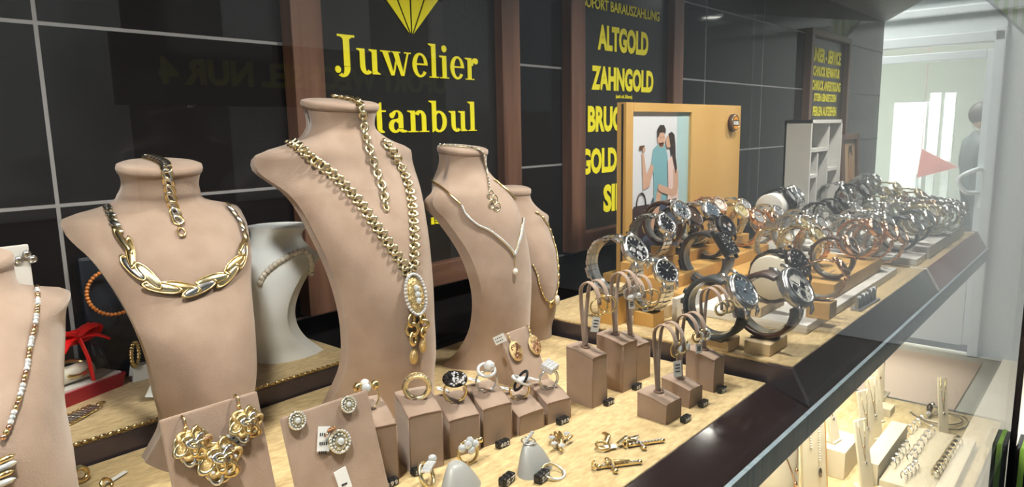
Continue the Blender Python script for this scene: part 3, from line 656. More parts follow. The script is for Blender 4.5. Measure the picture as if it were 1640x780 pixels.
# ------------------------------------------------------------------ slanted earring cards
def slab_card(name, label, cx, y0, w, h, lean, z0, rz=0, roll=0.0, mt='suede', th=.004):
    # card whose foot stands on the tray, leaning back, with a wedge foot behind
    t = thing(name, label, 'display card', (cx, y0, z0), rz); a = math.atan2(lean, h)
    M = RX(-a)
    g = G(mt); g.box((0, th / 2, h / 2), (w, th, h), M @ RY(roll), .0012); g.build('panel', t)
    g = G(mt); g.prism([(0.004, 0.0), (lean + .028, 0.0), (lean * .85 + .004, h * .82)], .012, Matrix.Translation((-.006, 0, 0)) @ Matrix(((0, 0, 1, 0), (1, 0, 0, 0), (0, 1, 0, 0), (0, 0, 0, 1)))); g.build('wedge', t)
    return t
ca = slab_card('earring_card', 'taupe suede card with three gold rose pieces before the collared bust', .1895, .402, .062, .082, .020, LT, -.02, -.0)
cb = slab_card('earring_card', 'taupe suede card with round stone studs and a spiral pendant', .2425, .352, .063, .079, .025, LT, -.05)
cc = slab_card('earring_card', 'taupe suede card with two pierced gold disc earrings', .496, .405, .046, .062, .030, LT, .05)
def tagcard(t, bv, px, py, w=.010, h=.006, a=0, lines=2, lift=.0012, name='price_tag'):
    p, n = surf(bv, px, py, lift); f = frame(p, n) @ RZ(a); g = G('tag_white'); g.box((0, 0, 0), (w, h, .0004), f)
    g.mat('ink')
    for k in range(lines):
        for j in range(4): g.box((-w * .3 + j * w * .17, h * (.18 - .36 * k), .0003), (w * .09, h * .12, .0002), f)
    return rel2(g, t).build(name, t, 'white tag with tiny print')
def rel2(g, t):
    bpy.context.view_layer.update(); Mi = t.matrix_world.inverted(); g.v = [Mi @ v for v in g.v]; return g
def rose_head(g, f, r):
    g.mat('gold_rough'); g.sphere((0, 0, 0), r * .9, 18, 8, (1, 1, .35), f)
    random.seed(int(r * 1e6) + int(f.translation.x * 1e5))
    for ring_, n_, rr in ((0, 3, .25), (1, 4, .5), (2, 6, .80)):
        for k in range(n_):
            a = 2 * pi * k / n_ + ring_ * .5; g.mat(('gold_pale', 'steel', 'gold', 'gold_rough')[(k + ring_) % 4])
            g.torus(f @ TR(r * rr * math.cos(a) * .75, r * rr * math.sin(a) * .75, r * (.38 - .12 * ring_)) @ RZ(a + .6) @ RX(.3), r * (.24 + .06 * ring_), r * .12, 14, 5, 1.25, .8)
    g.mat('gold_pale')
    for k in range(3): a = 2 * pi * k / 3 + .4; g.torus(f @ TR(r * .32 * math.cos(a), r * .32 * math.sin(a), 0), r * .66, r * .10, 22, 6)
    g.mat('gold_rough'); g.sphere((0, 0, r * .4), r * .2, 8, 5, (1, 1, .7), f)
bva = bvh_of([ca])
for px, py, r, hook, lb in ((305, 714, .0112, (291, 672), 'left gold rose earring on the taupe card, cut stones round it'), (390, 679, .0108, (376, 637), 'right gold rose earring at the top corner of the taupe card')):
    p, n = surf(bva, px, py, .003); t = thing('rose_earring', lb, 'earring', p); f = frame((0, 0, 0), n); g = G('gold'); rose_head(g, f, r); g.build('rose', t)
    q, _ = surf(bva, hook[0] + 3, hook[1] + 14, .003); q = q - p; g = G('gold'); top = q + Vector((0, .004, .007)); g.tube(ss([f @ Vector((0, r * .8, 0)), q, q + Vector((0, -.001, .005)), top, q + Vector((.001, .009, -.001))], 14), .0007, 6); g.sphere(q, .0017, 8, 5); g.sphere(q + Vector((0, 0, -.004)), .0013, 8, 5); g.build('hook', t)
p, n = surf(bva, 348, 737, .003); t = thing('rose_pendant', 'largest gold flower pendant, low in the middle of the taupe card', 'pendant', p); f = frame((0, 0, 0), n); g = G('gold'); rose_head(g, f, .0135)
for k in range(5): a = 2 * pi * k / 5; g.mat('stone'); g.sphere((.0085 * math.cos(a), .0085 * math.sin(a), .0045), .0013, 8, 5, (1, 1, 1), f)
g.build('flower', t); g = G('rose'); g.torus(f @ TR(-.006, .0155, .002) @ RX(1.1), .0032, .0009, 14, 5); g.build('bail', t)
tagcard(t, bva, 371, 706, .016, .009, -.12)
bvb = bvh_of([cb])
def round_stud(px, py, r, lb, name='stone_stud', cat='earring'):
    p, n = surf(bvb, px, py, .0022); t = thing(name, lb, cat, p); f = frame((0, 0, 0), n)
    g = G('gold_pale'); g.torus(f, r * .82, r * .14, 26, 6); g.torus(f, r * .40, r * .12, 20, 6); g.sphere((0, 0, -.0005), r * .8, 18, 6, (1, 1, .22), f)
    g.build('setting', t); g = G('stone')
    for k in range(22): a = 2 * pi * k / 22; g.sphere((r * .82 * math.cos(a), r * .82 * math.sin(a), r * .14), r * .11, 6, 4, (1, 1, .8), f)
    for k in range(12): a = 2 * pi * k / 12; g.sphere((r * .55 * math.cos(a), r * .55 * math.sin(a), r * .1), r * .10, 6, 4, (1, 1, .8), f)
    g.mat('crystal'); g.sphere((0, 0, r * .2), r * .30, 8, 5, (1, 1, .8), f); g.build('stones', t); return t, f, p
round_stud(473, 674, .0064, 'round stone stud at the upper left of the taupe card'); round_stud(555, 648, .0062, 'round stone stud at the upper right of the taupe card')
t, f, p = round_stud(541, 707, .0085, 'round spiral stone pendant in the middle of the taupe card', 'spiral_pendant', 'pendant')
g = G('rose'); g.torus(f @ TR(-.004, .0095, .001) @ RX(1.2), .0025, .0008, 12, 5); g.tube([f @ Vector((-.005, .009, .001)), f @ Vector((-.010, .006, .001))], .0007, 5); g.build('bail', t)
tagcard(t, bvb, 517, 703, .0085, .0155, -.3, 3)
p, n = surf(bvb, 548, 768, .001); t = thing('price_tag', 'white paper tag stuck low on the taupe stud card', 'tag', p, 0); f = frame((0, 0, 0), n); g = G('tag_white'); g.box((0, 0, 0), (.009, .014, .0006), f @ RZ(.12), .0002); g.mat('ink'); g.box((0, -.003, .0005), (.004, .001, .0002), f); g.build('paper', t)
bvc = bvh_of([cc])
for px, py, hk, lb in ((824, 563, (813, 541), 'left pierced gold disc earring beside its white tag'), (854, 553, (846, 530), 'right pierced gold disc earring on the taupe card')):
    p, n = surf(bvc, px, py, .002); t = thing('disc_earring', lb, 'earring', p); f = frame((0, 0, 0), n); g = G('gold_rough'); g.lathe([(1e-5, .0006), (.0082, .0009), (.0090, .0003), (.0082, -.0004), (1e-5, -.0004)], f @ SC(1, 1.12, 1), 26)
    random.seed(px)
    g.mat('rose')
    for k in range(26): a, r_ = random.random() * 2 * pi, math.sqrt(random.random()) * .0068; g.torus(f @ TR(r_ * math.cos(a), r_ * math.sin(a) * 1.1, .001), .0012, .0004, 8, 4)
    g.build('disc', t); q, _ = surf(bvc, *hk, .002); q -= p; g = G('gold'); g.tube(ss([f @ Vector((0, .0095, 0)), q + Vector((0, 0, -.003)), q + Vector((0, 0, .002)), q + Vector((0, .004, .004)), q + Vector((0, .008, -.002))], 12), .0006, 5); g.sphere(q, .0013, 8, 5); g.build('hook', t)
    if px == 824: tagcard(t, bvc, 801, 543, .012, .008, .5)
# ------------------------------------------------------------------ ring blocks
def dome_block(name, label, ax, ay, w, d, h, rise, rz, cat='ring block'):
    t = thing(name, label, cat, (ax, ay, LT), rz); rows = []; n = 8; mm = 6      # origin: front left corner
    g = G('suede'); cr_ = .0014
    for i in range(n + 1):
        v = i / n; y = d * v; z = h + rise * math.sin(v * pi / 2) ; row = []
        for x, dz in ((0, -.0016), (.0012, -.0003), (w / 2, .0), (w - .0012, -.0003), (w, -.0016)): row.append((x, y, z + dz))
        rows.append(row)
    g.grid(rows)
    L = [r[0] for r in rows]; R = [r[-1] for r in rows]
    g.add([(0, 0, 0)] + L + [(0, d, 0)], [tuple(range(n + 3))], None, False); g.add([(w, 0, 0)] + R + [(w, d, 0)], [tuple(range(n + 3))], None, False)
    F = rows[0]; g.add([(0, 0, 0)] + F + [(w, 0, 0)], [tuple(range(7))], None, False); B = rows[-1]; g.add([(0, d, 0)] + B + [(w, d, 0)], [tuple(range(7))], None, False)
    g.add([(0, 0, 0), (w, 0, 0), (w, d, 0), (0, d, 0)], [(0, 1, 2, 3)], None, False)
    g.build('block', t)
    g = G('suede_edge'); r = .0005     # seam along the top edge
    g.tube([(0, y, z) for x, y, z in L], r, 5); g.tube([(w, y, z) for x, y, z in R], r, 5); g.tube([(x, 0, z - .0004) for x, y, z in F], r, 5); g.tube([(0, 0, .001), (0, 0, h - .002)], r * .8, 5); g.tube([(w, 0, .001), (w, 0, h - .002)], r * .8, 5); g.build('seam', t)
    return t
def band(g, m, R, w=.0011, th=.0007, z=0, rx=0, arc=None): g.torus(TR(0, 0, R) @ RZ(z) @ RX(pi / 2), R, w, 30, 6, 1, 1, 1)
def ring_head(kind, t):
    R = .0088; top = 2 * R
    g = G('gold_pale' if kind in (1, 2, 4) else 'steel' if kind != 3 else 'steel')
    if kind == 0:
        g.mat('gold_pale'); band(g, None, R, .0008)
        g.build('band', t); g = G('gold')
        for x, y, c_ in ((-.006, 0, 'gold'), (.006, -.001, 'gold'), (0, .004, 'pearl'), (-.001, -.005, 'crystal')): g.mat(c_); g.sphere((x, y, top + .001), .0036, 12, 8)
        g.build('beads', t, 'gold and crystal beads')
    if kind == 1:
        band(g, None, R, .0022); g.build('band', t); g = G('gold_rough')
        for k in range(16):
            a = pi * (.08 + .84 * k / 15)
            for s_ in (-1, 1): g.torus(TR(R * math.cos(a) * 1.08, s_ * .0022, R + R * math.sin(a) * 1.12) @ RY(-a + pi / 2), .0022, .0007, 10, 4)
        g.mat('stone'); 
        for k in range(9): a = pi * (.15 + .7 * k / 8); g.sphere((R * math.cos(a) * 1.12, 0, R + R * math.sin(a) * 1.12), .0011, 7, 5)
        g.build('pierced_top', t)
    if kind == 2:
        g.mat('gold'); band(g, None, R, .0009); g.torus(TR(0, .002, R) @ RX(pi / 2 + .15), R, .0007, 30, 6); g.build('band', t)
        g = G('gunmetal'); f = TR(0, -.001, top + .002) @ RX(.35); g.lathe([(1e-5, .0018), (.006, .0014), (.0098, .0004), (.0098, -.0006), (1e-5, -.0008)], f, 26); random.seed(3)
        for k in range(80):
            a, r_ = random.random() * 2 * pi, math.sqrt(random.random()) * .0092; g.mat('stone' if r_ * math.cos(a) > -.002 else 'black_metal'); g.sphere((r_ * math.cos(a), r_ * math.sin(a), .0016 - r_ * .1), .0009, 6, 4, (1, 1, 1), f)
        g.build('disc_head', t, 'half black half silver stone disc')
    if kind == 3:
        band(g, None, R, .0008); g.torus(TR(0, .001, R) @ RZ(.2) @ RX(pi / 2), R, .0006, 30, 6); g.build('band', t)
        g = G('stone'); f = TR(0, -.001, top + .001) @ RX(.5); g.torus(f, .0068, .0014, 30, 8); g.sphere((.002, 0, .0045), .0046, 16, 10, (1, 1, 1), f); g.build('ball_head', t, 'stone set ball in a stone set halo')
    if kind == 4:
        g.mat('gold'); band(g, None, R, .0010); g.build('band', t); g = G('stone')
        f = TR(.001, -.001, top - .001) @ RX(.3); g.torus(f @ RY(.55), .0070, .0015, 26, 6, 1.25, .7); g.sphere((.002, 0, .001), .004, 12, 6, (1.6, .9, .5), f); g.mat('black_metal'); g.torus(f @ RY(-.8) @ RZ(.4), .0075, .0013, 26, 6, 1.2, .6); g.build('crossed_head', t, 'crossing black and stone set loops')
    if kind == 5:
        band(g, None, R, .0014); g.build('band', t); g = G('stone'); f = TR(0, -.001, top + .001) @ RX(.4) @ RZ(.5)
        for i in range(4):
            for j in range(4):
                for k in range(2): g.sphere(((i - 1.5) * .003, (j - 1.5) * .003, .0015 + k * .003), .0018, 7, 5, (1, 1, 1), f)
        g.box((0, 0, .002), (.0105, .0105, .006), f, .001); g.build('square_head', t, 'square cluster of clear stones')
blocks = [  # front left corner, width, depth, front height, rise, yaw
 (.270, .3835, .030, .034, .044, .010, -.32, 'ring block right behind the stud card, ring with four balls', 'white gold ring with two gold balls, a pearl and a crystal'),
 (.309, .373, .026, .030, .045, .009, -.35, 'tallest ring block, carrying the pierced gold ring', 'wide pierced gold ring with a stone crest on the tallest block'),
 (.345, .369, .026, .030, .031, .010, -.32, 'ring block with the black and silver disc ring', 'gold ring with a half black half silver stone disc'),
 (.375, .362, .027, .031, .032, .010, -.26, 'ring block under the stone set ball ring', 'silver ring topped with a stone set ball'),
 (.408, .353, .027, .030, .0175, .010, -.16, 'low ring block under the crossed loop ring', 'gold ring with crossed black and stone set loops'),
 (.440, .349, .024, .030, .0195, .008, -.30, 'rightmost low ring block with the square stone ring', 'silver ring with a square cluster of clear stones')]
def number_tag(txt, x, y, z, rz, label, s=1.0, digits=None):
    t = thing('number_tag', label, 'number tag', (x, y, z), rz, 'black number tags on the tray', s)
    g = G('tag_black')
    for i in range(3): g.box(((i - 1) * .0042, 0, .0030), (.0040, .0058, .0058), RX(0), .0011)
    g.box((0, 0, .0030), (.0136, .0034, .0034)); g.build('beads', t)
    g = G('digit')
    put_text(g, txt, TR(0, -.0031, .0031) @ RX(pi / 2), .0100, .0036, .03, .0003, 1.2, True); g.build('digits', t)
for i, (ax, ay, w, d, h, ri, rz, lb, rl) in enumerate(blocks):
    t = dome_block('ring_block', 'taupe suede ' + lb, ax, ay, w, d, h, ri, rz); t['group'] = 'ring blocks in a row'
    g = G('suede_edge'); c_ = Vector((w / 2, d * .50, h + ri * math.sin(pi * .25))); g.box(c_ + Vector((0, 0, -.0002)), (.0085, .0035, .0016), None, .0006); g.build('slot', t)
    M = TR(ax, ay, LT) @ RZ(rz); p = M @ (c_ + Vector((0, 0, -.0006)))
    r = thing('finger_ring', rl, 'ring', p, rz - (.1, .35, .35, .35, .3, .1)[i], 'rings on the suede blocks'); ring_head(i, r)
    if i in (2, 3, 4, 5):
        g = G('tag_white'); g.box((-.011, .008, .0045), (.010, .0065, .0005), RY(.35), .0001); g.mat('ink'); g.box((-.011, .008, .0050), (.005, .001, .0002), RY(.35)); g.build('price_tag', r, 'white paper tag')
for txt, px, py, lb in (('519', 668, 757, 'black number tag 519 at the foot of the tallest ring block'), ('402', 802, 714, 'black number tag 402 at the foot of the ball ring block'), ('383', 898, 677, 'black number tag 383 by the rightmost ring block'), ('399', 622, 777, 'black number tag at the bottom edge beside the stud card')):
    p = onz(px, py, LT); number_tag(txt, p.x, p.y - .002, LT, -.1, lb, .95)
# ------------------------------------------------------------------ twin hook earring stands
def hook_stand(label, ax, ay, w, d, h, rz, up=.063):
    t = dome_block('earring_stand', label, ax, ay, w, d, h, .005, rz, 'earring stand'); t['group'] = 'twin hook earring stands'
    cx, cy = w * .52, d * .55; tips = []
    for s_ in (-1, 1):
        g = G('suede'); x0 = cx + s_ * .0012; x1 = cx + s_ * .0058 + .002; b = h + .003
        P = [(x0, cy, b), (x0 + s_ * .0006, cy + .0015, b + up * .35), (x1 - s_ * .001, cy + .003, b + up * .75), (x1, cy + .001, b + up * .92), (x1, cy - .007, b + up), (x1, cy - .015, b + up * .93), (x1, cy - .0185, b + up * .80), (x1, cy - .0195, b + up * .70)]
        Q = ss(P, 26); U = []
        for q in range(26): tt_ = (Q[min(25, q + 1)] - Q[max(0, q - 1)]).normalized(); U.append(Vector((0, tt_.z, -tt_.y)))
        g.tube(Q, .0029, 8, flat=.30, up=U); g.build('hook', t); tips.append(Vector((x1, cy - .0188, b + up * .77)))
    g = G('suede_edge'); g.torus(TR(cx, cy, h + .0045), .0034, .0008, 14, 5); g.build('collar', t); return t, tips
stands = [
 (.492, .339, .0205, .031, .0475, -.10, 'leftmost twin hook stand, thin gold hoops with a white tag', 'gold', 'hoop', 'thin gold hoop'),
 (.541, .338, .0230, .031, .0480, -.05, 'tall twin hook stand second from left with silver hoops', 'steel', 'hoop', 'silver hoop'),
 (.5735, .343, .0215, .030, .0375, -.12, 'twin hook stand standing behind the tall one, wide gold hoops', 'gold', 'hoop', 'wide gold hoop'),
 (.502, .271, .0235, .029, .0180, -.06, 'low twin hook stand nearest the window with leverback earrings', 'gold', 'lever', 'gold leverback earring'),
 (.546, .272, .0200, .030, .0175, -.10, 'low twin hook stand with silver and gold huggies, behind the nearest', 'stone', 'huggie', 'stone set huggie earring'),
 (.594, .272, .0185, .030, .0330, -.08, 'rightmost twin hook stand in front of the blue faced watch', 'gold', 'hoop', 'twisted gold hoop')]
for i, (ax, ay, w, d, h, rz, lb, m_, kd, el) in enumerate(stands):
    t, tips = hook_stand('taupe ' + lb, ax, ay, w, d, h, rz); M = TR(ax, ay, LT) @ RZ(rz)
    where = ('leftmost stand', 'tall second stand', 'rear stand', 'stand nearest the window', 'second low stand', 'rightmost stand')[i]
    for j, tp in enumerate(tips):
        p = M @ tp; e = thing('hoop_earring', '%s on the %s hook of the %s' % (el, ('near', 'far')[j], where), 'earring', p, rz - (.55, .85)[j], 'earrings on the hook stands')
        if kd == 'hoop':
            R_ = (.0078, .0062, .0078, 0, 0, .0058)[i]; g = G(m_); g.torus(TR(0, 0, -R_ + .002) @ RX(pi / 2), R_, (.0008, .0006, .0010, 0, 0, .0013)[i], 28, 6); g.build('hoop', e)
            if i == 5: g = G('stone'); [g.sphere((R_ * math.cos(a), 0, -R_ + .002 + R_ * math.sin(a)), .0013, 6, 4) for a in (0, .5, 1, 3, 3.6)]; g.build('stones', e)
            if i == 1: g = G('stone'); g.sphere((0, -.001, -R_ * 1.2), .0030, 8, 6, (1.2, .7, .9)); g.build('stones', e, 'heart shaped stone cluster')
        elif kd == 'lever':
            g = G('gold'); g.tube(ss([(0, 0, .003), (-.004, 0, -.002), (-.0035, 0, -.009), (.000, 0, -.011), (.0035, 0, -.006), (.003, 0, .001)], 18), .0009, 6); g.build('wire', e); g = G('crystal'); g.sphere((.004, 0, -.005), .0018, 8, 6, (1, 1, 2)); g.build('stone', e)
        else:
            g = G('gold'); g.torus(TR(0, 0, -.004) @ RX(pi / 2), .0046, .0012, 22, 6); g.build('hoop', e); g = G('stone'); [g.sphere((.0048 * math.cos(a), yy, -.004 + .0048 * math.sin(a)), .0011, 6, 4) for a in (-1.2, -.8, -.4, 0, .4, .8, 1.2) for yy in (-.0012, .0012)]; g.build('stones', e)
        if (i, j) in ((0, 0), (1, 0), (2, 0), (3, 0), (4, 0)):
            z_ = -.022 if i in (0, 3) else -.015; sz = (.0072, .014) if i in (0, 3) else (.006, .008)
            g = G('tag_white'); g.box((.001, .0005, z_), (sz[0], .0004, sz[1]), RY(.18 if i == 0 else -.05)); g.tube([(0, 0, -.008), (.001, 0, z_ + sz[1] / 2)], .0002, 4); g.mat('ink')
            for k in range(3): g.box((.001, .0002, z_ + (.25 - .2 * k) * sz[1]), (sz[0] * .6, .0004, .0008), RY(.18 if i == 0 else -.05))
            g.build('price_tag', e, 'white paper tag')
for txt, px, py, lb in (('399', 975, 648, 'leftmost stand'), ('412', 1020, 623, 'tall second stand'), ('308', 1098, 675, 'stand nearest the window'), ('301', 1126, 650, 'second low stand'), ('306', 1156, 628, 'rightmost stand')):
    p = onz(px, py, LT); number_tag(txt, p.x, p.y, LT, -.05, 'black number tag lying at the foot of the ' + lb, .9)
# ------------------------------------------------------------------ loose gold pieces on the velvet
def at(px, py, z=LT): return onz(px, py, z)
def cross(name, label, px, py, rz, L, W, m_, fig=False):
    p = at(px, py); t = thing(name, label, 'pendant', (p.x, p.y, LT + .0012), rz)
    g = G(m_); g.box((0, 0, .001), (L, .0030, .0016), None, .0004); g.box((L * .2, 0, .001), (.0030, W, .0016), None, .0004)
    for q in ((L / 2, 0), (-L / 2, 0), (L * .2, W / 2), (L * .2, -W / 2)): g.sphere((*q, .0012), .0023, 8, 5, (1, 1, .7))
    g.build('cross', t)
    g = G('stone')
    for k in range(9): g.sphere((-L * .42 + k * L * .1, 0, .0021), .0010, 6, 4)
    for k in (-2, -1, 1, 2): g.sphere((L * .2, k * W * .17, .0021), .0010, 6, 4)
    g.build('stones', t)
    g = G('gold'); g.torus(TR(L / 2 + .004, 0, .003) @ RY(pi / 2 - .3), .0028, .0008, 12, 5); g.build('bail', t)
    if fig:
        g = G('gold_rough'); g.tube([(-L * .25, 0, .003), (L * .1, 0, .0036), (L * .2, 0, .0036)], [.0008, .0016, .0018], 6); g.tube([(L * .2, -W * .4, .003), (L * .17, 0, .0036), (L * .2, W * .4, .003)], .0008, 6); g.sphere((L * .29, 0, .0036), .0016, 8, 5); g.build('figure', t)
    return t
cross('cross_pendant', 'stone set gold cross lying on the velvet, right one', 1035, 713, 2.55, .028, .016, 'gold')
cross('cross_pendant', 'larger gold crucifix lying nearest the tray edge', 992, 748, 2.5, .032, .018, 'gold', True)
p = at(975, 716); t = thing('loop_pendant', 'polished gold loop pendant with a crumpled ribbon tail on the velvet', 'pendant', (p.x, p.y, LT + .001), .1)
g = G('gold'); g.torus(TR(-.006, .002, .002) @ RX(.2), .0055, .0011, 22, 6); g.tube(ss([(-.001, .002, .002), (.006, .004, .005), (.011, .010, .004)], 12), .0024, 8, flat=.5); g.build('loop', t)
g = G('gold_pale'); g.tube(ss([(.003, -.006, .002), (.011, -.010, .006), (.017, -.009, .002), (.023, -.015, .003)], 16), .0024, 8, flat=.3); g.build('tail', t)
g = G('tag_white'); g.box((.000, -.004, .0012), (.009, .006, .0006), RZ(-.7)); g.build('price_tag', t)
p = at(898, 713); t = thing('flower_brooch', 'gold leaf spray with clear stone flowers on the velvet', 'brooch', (p.x, p.y, LT + .002), .55)
g = G('gold'); g.tube(ss([(-.016, -.002, .001), (-.004, 0, .003), (.008, .001, .002), (.018, .003, .001)], 20), [.001 + .0022 * math.sin(pi * i / 19) for i in range(20)], 8)
for k, a in enumerate((-1.1, -.5, .6, 1.2, 2.2)): g.sphere((.003 + .005 * math.cos(a) * 1.6, .004 * math.sin(a) * 1.5, .003), 1, 8, 5, (.0050, .0018, .0014), RZ(a * .3))
g.build('leaves', t); g = G('stone')
for x, y in ((-.010, .004), (-.013, -.002), (.000, .007), (.009, -.004)):
    for k in range(5): a = 2 * pi * k / 5; g.sphere((x + .0016 * math.cos(a), y + .0016 * math.sin(a), .004), .0012, 6, 4)
g.build('flowers', t)
def clear_holder(label, px, py, rz, h, digits=None):
    p = at(px, py); t = thing('clear_ring_holder', label, 'ring holder', (p.x, p.y, LT), rz)
    g = G('frost'); rows = []
    for i in range(13):
        v = i / 12; r = .0125 * (1 - v) ** 1.0 + .0030; rows.append([(r * math.cos(a) * 1.15, r * math.sin(a) * .75 + .006 * v, h * (1 - (1 - v) ** 1.7)) for a in [2 * pi * k / 20 for k in range(20)]])
    g.grid(rows, True); g.add(rows[-1], [tuple(range(20))]); g.build('cone', t)
    return t, p
t, p = clear_holder('clear plastic cone ring holder showing a stone bar ring on its tip', 857, 752, .2, .020)
r = thing('bar_ring', 'thin white gold ring with baguette bar standing on the clear cone', 'ring', (p.x, p.y + .006, LT + .0195), .1); g = G('steel'); g.torus(TR(0, 0, .001) @ RX(.2), .0052, .0006, 22, 5); g.build('band', r); g = G('crystal')
for k in range(5): g.box((-.006 + k * .0030, -.001 + .0004 * k, .0028 + k * .0006), (.0025, .0022, .0018), None, .0004)
g.build('stones', r)
r = thing('gold_band', 'plain gold band lying before the clear cone between two number tags', 'ring', (p.x + .001, p.y - .016, LT + .001), 0); g = G('gold_pale'); g.torus(TR(0, 0, .002) @ RX(.35), .0082, .0011, 30, 6); g.build('band', r); g = G('stone'); [g.sphere((.0082 * math.cos(a), .0082 * math.sin(a), .002 + .003 * math.sin(a) + .0009), .0009, 6, 4) for a in [-2.6 + .17 * k for k in range(13)]]; g.build('stones', r)
for txt, px, py, lb in (('57', 812, 774, 'black number tag 57 left of the plain gold band'), ('279', 868, 769, 'black number tag 279 right of the plain gold band')): q = at(px, py); number_tag(txt, q.x, q.y, LT, .15, lb, 1.1)
t, p = clear_holder('clear plastic cone ring holder at the bottom edge under the baguette ring', 738, 782, .1, .018)
r = thing('baguette_ring', 'broad gold ring with baguette rows and one large round stone', 'ring', (p.x - .012, p.y + .022, LT + .002), .5); g = G('gold_pale'); g.torus(TR(0, 0, .006) @ RX(1.1), .0088, .0016, 26, 6); g.build('band', r)
g = G('crystal')
for k in range(8):
    for j in (-1, 0, 1): g.box((-.010 + .0019 * k, j * .0022 - .003, .0135 + .0002 * k * (8 - k) * .25), (.0015, .0020, .0014))
g.sphere((.008, -.002, .0145), .0034, 8, 6, (1, 1, .8)); g.build('stones', r)
p = at(750, 742); r = thing('cluster_ring', 'gold ring with a cluster of large clear stones on the velvet', 'ring', (p.x, p.y, LT + .001), -.2); g = G('gold'); g.torus(TR(0, 0, .008) @ RX(1.35), .0085, .0014, 26, 6); g.build('band', r); g = G('crystal')
for x, y, z in ((-.007, -.003, .014), (-.003, -.005, .0165), (.001, -.002, .0175), (-.001, -.006, .012), (.004, -.004, .015)): g.sphere((x, y, z), .0032, 8, 6)
g.mat('gold'); [g.sphere((x, -.002, .0155), .0024, 8, 6) for x in (.007, .010)]; g.build('stones', r)
p = at(131, 772); r = thing('signet_ring', 'small thick gold ring with a green stone at the lower left', 'ring', (p.x, p.y, LT), .3); g = G('gold'); g.torus(TR(0, 0, .006) @ RX(1.2), .0048, .0020, 20, 6); g.build('band', r); g = G('green_glass'); g.box((-.001, -.001, .0125), (.003, .003, .0016)); g.build('stone', r)
p = at(178, 776); t = thing('tagged_earring', 'small earring lying with a long white tag between the two left busts', 'earring', (p.x, p.y, LT), .5); g = G('tag_white'); g.box((.008, .002, .0015), (.018, .004, .0006), None, .0002); g.build('price_tag', t); g = G('gold'); g.torus(TR(-.005, -.001, .003) @ RX(1.0), .0042, .0012, 16, 6); g.build('hoop', t)
# ------------------------------------------------------------------ left rear shelf
t = thing('gift_box', 'open red gift tray with ring under a clear dome tied with red ribbon', 'gift box', (.196, .694, UT), .35)
g = G('red_box'); w, d, h = .056, .036, .013
g.add([(-w / 2, -d / 2, 0), (w / 2, -d / 2, 0), (w / 2, d / 2, 0), (-w / 2, d / 2, 0), (-w / 2 - .003, -d / 2 - .003, h), (w / 2 + .003, -d / 2 - .003, h), (w / 2 + .003, d / 2 + .003, h), (-w / 2 - .003, d / 2 + .003, h)], [(0, 1, 2, 3), (4, 5, 6, 7), (0, 1, 5, 4), (1, 2, 6, 5), (2, 3, 7, 6), (3, 0, 4, 7)], None, False); g.build('tray', t, 'red tray')
g = G('white'); g.box((0, 0, h + .0008), (w, d, .0016)); g.build('liner', t)
g = G('dome'); rows = []
for i in range(11):
    v = i / 10; a = v * pi / 2; sx = (w / 2 - .002) * (1 - .32 * v ** 2) * (1 if v < 1 else 1); sy = (d / 2 - .002) * (1 - .32 * v ** 2); z = h + .0015 + .036 * math.sin(a)
    k_ = math.cos(a) ** .45 if v < 1 else .02
    rows.append([(sx * k_ * (abs(math.cos(b)) ** .6) * (1 if math.cos(b) > 0 else -1), sy * k_ * (abs(math.sin(b)) ** .6) * (1 if math.sin(b) > 0 else -1), z) for b in [2 * pi * q / 28 for q in range(28)]])
g.grid(rows, True); g.build('dome', t, 'clear plastic dome')
g = G('ribbon'); g.tube([(0, -d / 2, h + .002), (0, -d * .42, h + .022), (0, -d * .2, h + .0385), (0, 0, h + .0395), (0, d * .2, h + .0385)], .0030, 8, flat=.2)
for s_ in (-1, 1):
    g.tube(ss([(0, 0, h + .040), (s_ * .012, -.002, h + .047), (s_ * .022, 0, h + .045), (s_ * .012, .003, h + .040), (0, 0, h + .040)], 18), .0075, 8, flat=.35)
    g.tube(ss([(0, 0, h + .040), (s_ * .014, -.008, h + .040), (s_ * .024, -.012, h + .034)], 12), .0060, 8, flat=.25)
g.sphere((0, 0, h + .042), .005, 10, 6); g.build('ribbon_bow', t)
r = thing('bangle', 'gold bangle on a cream roll inside the clear domed gift box', 'bracelet', (.190, .688, UT + h + .002), .35); g = G('cream'); g.tube([(-.014, 0, .008), (.016, 0, .008)], .0075, 14); g.build('roll', r, 'cream cushion roll'); g = G('gold'); g.torus(TR(0, 0, .012) @ RX(.5), .013, .0022, 30, 6, 1, .8); g.build('band', r)
t = thing('mesh_bracelet', 'broad silver and gold mesh bracelet lying on the rear velvet shelf', 'bracelet', (.163, .632, UT), .52)
g = G('steel')
for i in range(15):
    for j in range(5): g.mat('gold' if j in (0, 4) else 'steel'); g.torus(TR(-.034 + i * .0048, (j - 2) * .0040 * (1 - .06 * max(0, i - 9)), .0012) @ RZ(.5) , .0020, .0007, 8, 4, 1.3, .9)
g.build('mesh', t); g = G('gold'); g.torus(TR(.040, 0, .0015), .0026, .0008, 12, 4, 1.6, .9); g.build('clasp', t)
t = thing('ring_stand', 'small white ring stand with an upright gold rope ring behind the second bust', 'ring stand', (.2485, .694, UT), 0)
g = G('white_gloss'); g.add([(-.010, -.006, 0), (.014, -.006, 0), (.014, .006, 0), (-.010, .006, 0), (-.008, -.004, .014), (.012, -.004, .014), (.012, .004, .014), (-.008, .004, .014)], [(0, 1, 2, 3), (4, 5, 6, 7), (0, 1, 5, 4), (1, 2, 6, 5), (2, 3, 7, 6), (3, 0, 4, 7)], None, False); g.build('base', t)
r = thing('rope_ring', 'upright gold rope ring on the small white stand', 'ring', (.2445, .694, UT + .014)); g = G('gold'); f = TR(0, 0, .011) @ RZ(.95) @ RX(pi / 2); g.torus(f, .0115, .0016, 26, 6)
